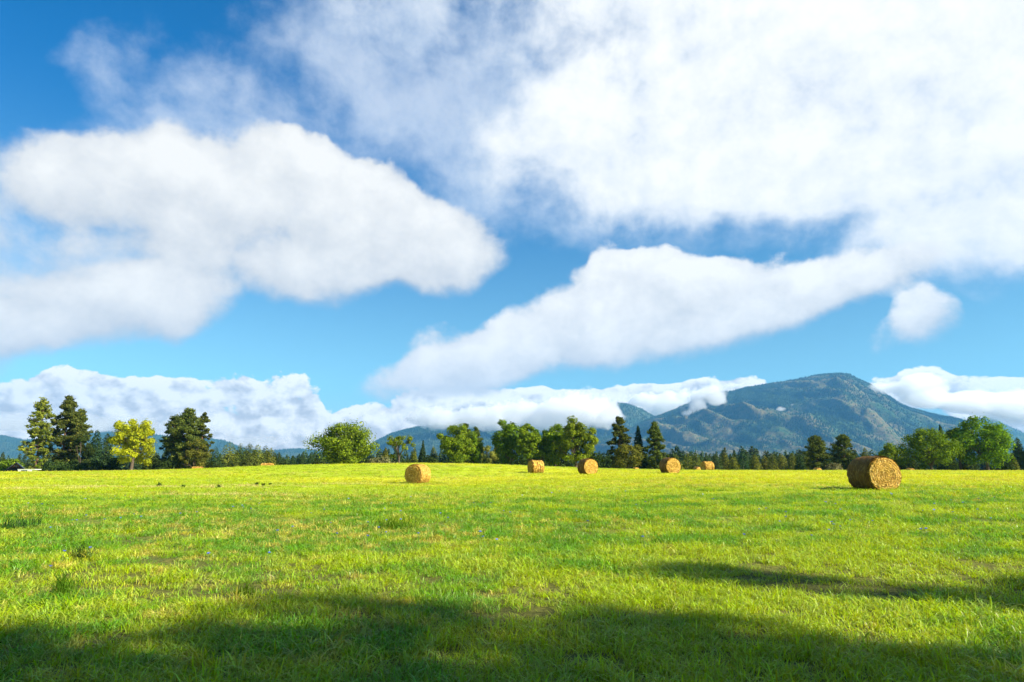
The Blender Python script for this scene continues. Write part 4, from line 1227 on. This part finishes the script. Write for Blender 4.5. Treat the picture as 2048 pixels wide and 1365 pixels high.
for k in range(3):
    a = k * 2.1
    fb.add([(0, 0, .05 + k * .03), (math.cos(a) * .03 - .004, math.sin(a) * .03, .08 + k * .03), (math.cos(a) * .06, math.sin(a) * .06, .09 + k * .03), (math.cos(a) * .03 + .004, math.sin(a) * .03, .08 + k * .03)], [(0, 1, 2, 3)])
fm = fb.mesh('cornflower')
fm.materials.append(M['stalk']); fm.materials.append(M['petal'])
mi = np.zeros(len(fm.polygons), np.int32); mi[n_stem_faces:n_stem_faces + 10] = 1
fm.polygons.foreach_set('material_index', mi)
flower_px = [(95, 1066), (180, 1116), (122, 1125), (99, 1155), (415, 1136), (534, 1128), (590, 1068), (555, 1078), (669, 1086), (662, 1054), (734, 1092), (778, 1078), (842, 1086), (971, 1088), (990, 1092), (963, 1084), (760, 1073), (884, 1030), (896, 1046), (774, 1020),
             (1020, 1028), (1008, 1028), (1170, 1052), (803, 1050), (786, 1012), (806, 1028), (771, 1050), (737, 1056), (1484, 1091), (1625, 1086), (1665, 1065), (1680, 1064), (1668, 1058), (1655, 1074), (1748, 1053), (1856, 1074), (1841, 1081), (1532, 1024), (1518, 1026), (1578, 1035),
             (1670, 1015), (1679, 1024), (1561, 1052), (1571, 1046), (1877, 1010), (1906, 1004), (1930, 1012), (1960, 1002), (1994, 1000), (1870, 1028), (1840, 1026), (1905, 1032), (1955, 1030), (1365, 1004), (1428, 1004), (1420, 1000), (1405, 990), (1780, 988), (1790, 992), (1650, 1012),
             (60, 1008), (80, 1014), (105, 1015), (20, 995), (230, 992), (176, 1000), (250, 994), (273, 1002), (240, 1043), (267, 1032), (282, 1044), (360, 1034), (390, 1033), (145, 1046), (152, 1047), (170, 1040), (204, 1050), (486, 1012), (500, 1002), (515, 1012), (488, 1018), (505, 1022), (460, 1020),
             (640, 1026), (620, 1030), (950, 1008), (965, 1010), (980, 1012), (1105, 986), (1120, 984), (1200, 978), (1220, 982), (1240, 980), (1250, 984), (1300, 1002), (1290, 1010), (1275, 1012), (700, 1000), (820, 995), (1040, 990), (1160, 1025), (1290, 1096), (1700, 1050), (1980, 1046)]
for k, (u, v) in enumerate(flower_px):
    p, D = ground_hit(u + rndf.normal() * 2, v + 8)
    o = link('cornflower', fm, None, None, p)
    s = (.85 + .4 * rndf.random()) * (1 + max(0, D - 9) * .022)
    o.scale = (s, s, s * min(1, 9 / D + .3))
    o.rotation_euler = (rndf.normal() * .15, rndf.normal() * .15, rndf.random() * 6.28)
    tag(o, 'small blue cornflower dotting the sunlit green grass', 'flower', 'blue cornflowers in the grass')

# ------------------------------------------------------------------ trees just outside the picture whose shade falls on the foreground
def shade_pine(x, y, h, w, label, seed, **kw):
    pine(Vector((x, y, gz(x, y))), h, w, M['pine'], label, seed, **kw)
# crowns some 16 to 22 m up, so that their shade lies soft on the grass in front of the camera
shade_pine(25.0, -9.6, 24, 8.0, 'tall open pine well right of the camera, its shade on the left foreground', 400, gaps=.80, clear=.48, taper=.3, per=12)
shade_pine(30.5, -11.2, 23, 8.0, 'second tall pine right of the camera, shading the middle foreground', 403, gaps=.80, clear=.48, taper=.3, per=12)
shade_pine(36.0, -11.6, 25, 8.0, 'third tall pine right of the camera, its thin shade on the right foreground', 401, gaps=.74, clear=.5, taper=.3, per=7)
shade_pine(36.0, -6.2, 22, 6.0, 'slim pine furthest right of the camera, throwing narrow bands of shade', 402, gaps=.90, clear=.55, taper=.3, per=7)

# ------------------------------------------------------------------ forest on the mountains: a mass nobody could count
M['mountain_tree'] = foliage_mat('mountain conifers', (.012, .030, .014), (.040, .066, .022), (.07, .09, .03), .1, .004)
def cone_tree(seed):
    rnd_ = np.random.default_rng(seed)
    b_ = Build()
    for z0, z1, r in ((.06, .62, .24), (.40, 1.0, .16)):
        a_ = np.linspace(0, 2 * np.pi, 6, endpoint=False) + rnd_.random()
        rr = r * (.75 + .5 * rnd_.random(6))
        v_ = np.concatenate([np.stack([np.cos(a_) * rr, np.sin(a_) * rr, np.full(6, z0)], -1), [[0, 0, z1]]])
        b_.add(v_, [(k, (k + 1) % 6, 6) for k in range(6)])
    return np.concatenate(b_.v), np.concatenate([np.asarray(p) for p in b_.p])
def clothe(grid, count, seed, h0, h1, label, thresh=.5):
    X, Y, Z, bare, s = grid
    rnd_ = np.random.default_rng(seed)
    R_, C_ = X.shape
    Rf = int(R_ * .84)
    fi, fj = rnd_.random(count) * (Rf - 1.01), rnd_.random(count) * (C_ - 1.01)
    i0, j0 = fi.astype(int), fj.astype(int)
    a_, b_ = fi - i0, fj - j0
    def at(Q): return (Q[i0, j0] * (1 - a_) + Q[i0 + 1, j0] * a_) * (1 - b_) + (Q[i0, j0 + 1] * (1 - a_) + Q[i0 + 1, j0 + 1] * a_) * b_
    x, y, z, ba = at(X), at(Y), at(Z), at(np.broadcast_to(bare, X.shape))
    patch = fbm(x / 160, y / 160, seed + 4, 4)
    keep = (rnd_.random(count) < np.clip((thresh + .12 - (ba + (patch - .5) * .8)) / .16, .06, 1)) & (z > 0)
    x, y, z = x[keep], y[keep], z[keep]
    n = len(x)
    vs, ts, kd, o_ = [], [], [], 0
    for k in range(3):
        v_, t_ = cone_tree(seed + k)
        vs.append(v_); ts.append(t_ + o_); kd += [k + 1] * len(v_); o_ += len(v_)
    me_ = make_mesh('mountain_forest', np.concatenate(vs + [np.stack([x, y, z - 1], -1)]), [np.concatenate(ts)])
    me_.materials.append(M['mountain_tree'])
    def at_(name, kind_, data):
        q_ = me_.attributes.new(name, kind_, 'POINT')
        q_.data.foreach_set('vector' if kind_ == 'FLOAT_VECTOR' else 'value', np.ascontiguousarray(data).ravel())
    h = h0 + (h1 - h0) * rnd_.random(n)
    at_('variant', 'INT', np.concatenate([np.array(kd), np.zeros(n)]).astype(np.int32))
    at_('choice', 'INT', np.concatenate([np.full(o_, -1), rnd_.integers(0, 3, n)]).astype(np.int32))
    at_('size', 'FLOAT_VECTOR', np.concatenate([np.ones((o_, 3)), np.stack([h, h, h], -1)]).astype(np.float32))
    at_('turn', 'FLOAT_VECTOR', np.concatenate([np.zeros((o_, 3)), np.stack([0 * h, 0 * h, rnd_.random(n) * 6.283], -1)]).astype(np.float32))
    ob = link('mountain_forest', me_)
    mo = ob.modifiers.new('scatter', 'NODES')
    mo.node_group = MOUNTAIN_SCATTER
    tag(ob, label, None, None, 'stuff')
MOUNTAIN_SCATTER = scatter_group('scatter mountain trees', 3)
clothe(main, 90000, 900, 9, 19, 'dark conifer forest covering the long mountain', .47)
clothe(mid, 22000, 910, 13, 24, 'conifer forest covering the central blue mountain', .8)
clothe(side, 9000, 920, 13, 24, 'conifer forest covering the rounded side peak', .8)
clothe(left, 20000, 930, 13, 24, 'conifer forest covering the low hills at left', .8)
clothe(farr, 10000, 940, 13, 24, 'conifer forest covering the right mountain shoulder', .8)

# ------------------------------------------------------------------ low clouds that cling to the mountains
def cloud(label, D, puffs_, density, seed, grain=1.0, depth=1.0, rag=1.0):
    """a body of mist made of soft puffs; each puff is (photo column, photo row, half width px, half height px)"""
    balls = []
    for k, (u, v, rx, ry) in enumerate(puffs_):
        x, z = ray(u, v)
        balls.append((D * x, D + 60 * math.sin(k * 2.1 + seed), CAM_Z + D * z, rx * D / F, ry * D / F))
    m_, q = new_mat('cloud ' + str(seed))
    pos = q.n('ShaderNodeNewGeometry').outputs['Position']
    big = q.noise(q.v('MULTIPLY', pos, (1, .22, 1)), .0075 * grain, 7.0, .64).outputs[0]
    total = None
    lo, hi = [1e9] * 3, [-1e9] * 3
    for (x, y, z, rx, rz) in balls:
        ry_ = min(rx, max(rz * 1.6, 90)) * depth
        mp = q.n('ShaderNodeMapping', {'Vector': pos, 'Location': (x, y, z), 'Rotation': (0, 0, 0), 'Scale': (rx, ry_, rz)}, vector_type='TEXTURE')
        r = q.n('ShaderNodeVectorMath', {0: mp.outputs[0]}, operation='LENGTH').outputs['Value']
        f = q.step(r, 1.45, .1)
        total = f if total is None else q.m('ADD', total, f)
        for a_, c0, r0 in ((0, x, rx), (1, y, ry_), (2, z, rz)):
            lo[a_] = min(lo[a_], c0 - 1.6 * r0); hi[a_] = max(hi[a_], c0 + 1.6 * r0)
    d = q.m('ADD', q.m('MINIMUM', total, 1.3), q.m('MULTIPLY_ADD', big, 2.8 * rag, -1.4 * rag))
    d = q.m('MULTIPLY', q.step(d, .50, 1.0), q.step(total, .02, .25))
    vol_ = q.n('ShaderNodeVolumePrincipled', {'Color': rgb(.99, .985, .97), 'Density': q.m('MULTIPLY', d, density), 'Anisotropy': .35})
    out_ = q.n('ShaderNodeOutputMaterial')
    q.t.links.new(vol_.outputs[0], out_.inputs['Volume'])
    m_.cycles.volume_step_rate = .18
    # a closed skin that follows the puffs from one end to the other
    E_ = 1.46
    ends = (min(b[0] - E_ * b[3] for b in balls), max(b[0] + E_ * b[3] for b in balls))
    n_, m2 = 48, 20
    xs_ = ends[0] + (ends[1] - ends[0]) * (.5 - .5 * np.cos(np.pi * (np.arange(n_) + .35) / (n_ - .3)))
    th_ = np.linspace(0, 2 * np.pi, m2, endpoint=False)
    ring_ = []
    for x in xs_:
        u0, u1, w0, w1 = 1e9, -1e9, 1e9, -1e9
        for (bx, by, bz, rx, rz) in balls:
            t_ = 1 - ((x - bx) / (E_ * rx)) ** 2
            if t_ <= 0: continue
            k_ = math.sqrt(t_) * E_
            ry_ = min(rx, max(rz * 1.6, 90)) * depth
            u0, u1, w0, w1 = min(u0, by - ry_ * k_), max(u1, by + ry_ * k_), min(w0, bz - rz * k_), max(w1, bz + rz * k_)
        w0, w1 = max(w0, 2.0), min(w1, 1005.0)
        c_, s_ = np.cos(th_), np.sin(th_)
        sup = (np.abs(c_) ** 3.2 + np.abs(s_) ** 3.2) ** (-1 / 3.2)
        ring_.append(np.stack([np.full(m2, x), (u0 + u1) / 2 + (u1 - u0) / 2 * c_ * sup, (w0 + w1) / 2 + (w1 - w0) / 2 * s_ * sup], -1))
    tips = np.array([[ends[0], ring_[0][:, 1].mean(), ring_[0][:, 2].mean()], [ends[1], ring_[-1][:, 1].mean(), ring_[-1][:, 2].mean()]])
    i_ = np.arange(n_ - 1)[:, None] * m2; j_ = np.arange(m2)[None]; jn_ = (j_ + 1) % m2
    quads_ = np.stack([i_ + j_, i_ + jn_, i_ + m2 + jn_, i_ + m2 + j_], -1).reshape(-1, 4)
    a0 = n_ * m2
    caps = np.concatenate([np.stack([np.full(m2, a0), np.arange(m2)[::-1], np.roll(np.arange(m2)[::-1], 1)], -1)[:, [0, 2, 1]][:, ::-1],
                           np.stack([np.full(m2, a0 + 1), (n_ - 1) * m2 + np.arange(m2), (n_ - 1) * m2 + (np.arange(m2) + 1) % m2], -1)])
    me_ = make_mesh('cloud', np.concatenate(ring_ + [tips]), [quads_, caps])
    bm_ = bmesh.new(); bm_.from_mesh(me_)
    bmesh.ops.recalc_face_normals(bm_, faces=bm_.faces[:])
    bm_.to_mesh(me_); bm_.free()
    o_ = link('cloud', me_, m_)
    return tag(o_, label, 'cloud')
cloud('white torn cloud drifting over the left shoulder of the long mountain', 5300, [(1412, 795, 36, 26), (1390, 815, 34, 20), (1432, 783, 24, 18), (1440, 800, 22, 14), (1378, 832, 16, 10)], .012, 1)
cloud('tiny wisp of cloud alone on the dark face of the long mountain', 5000, [(1568, 817, 17, 7), (1578, 812, 9, 6)], .014, 2, 1.8)
cloud('white cloud lying against the right slope of the long mountain', 5700, [(1770, 778, 52, 15), (1830, 776, 70, 30), (1880, 800, 90, 22), (1940, 806, 90, 26), (2010, 812, 90, 34), (2090, 820, 110, 45), (1840, 760, 34, 18)], .010, 3)
cloud('long white cloud bank resting on the central blue mountain and the rounded side peak', 5800, [(850, 830, 60, 26), (930, 838, 80, 26), (1010, 832, 90, 34), (1100, 822, 90, 38), (1180, 818, 70, 38), (1215, 830, 36, 26), (880, 850, 50, 14), (1060, 850, 120, 20)], .010, 4)
cloud('pale cloud filling the saddle between the rounded peak and the long mountain', 7300, [(1290, 802, 60, 22), (1345, 806, 46, 24), (1400, 790, 60, 20), (1470, 775, 50, 8), (1320, 825, 40, 14)], .012, 5)
cloud('flat grey white cloud sitting on the low hills at left', 5400, [(20, 846, 130, 24), (150, 842, 130, 22), (300, 850, 140, 22), (420, 862, 90, 16), (520, 880, 90, 12)], .006, 6)

# ------------------------------------------------------------------ the air
hz = Build()
hz.box(-8800, 8800, -8700, 8700, -5.5, 1010)
m_haze, q = new_mat('pale blue air')
vol = q.n('ShaderNodeVolumePrincipled', {'Color': rgb(.13, .44, .84), 'Density': 6.2e-5, 'Anisotropy': .1})
out = q.n('ShaderNodeOutputMaterial')
q.t.links.new(vol.outputs[0], out.inputs['Volume'])
haze = link('haze', hz.mesh('haze'), m_haze)
tag(haze, None, None, None, 'stuff')
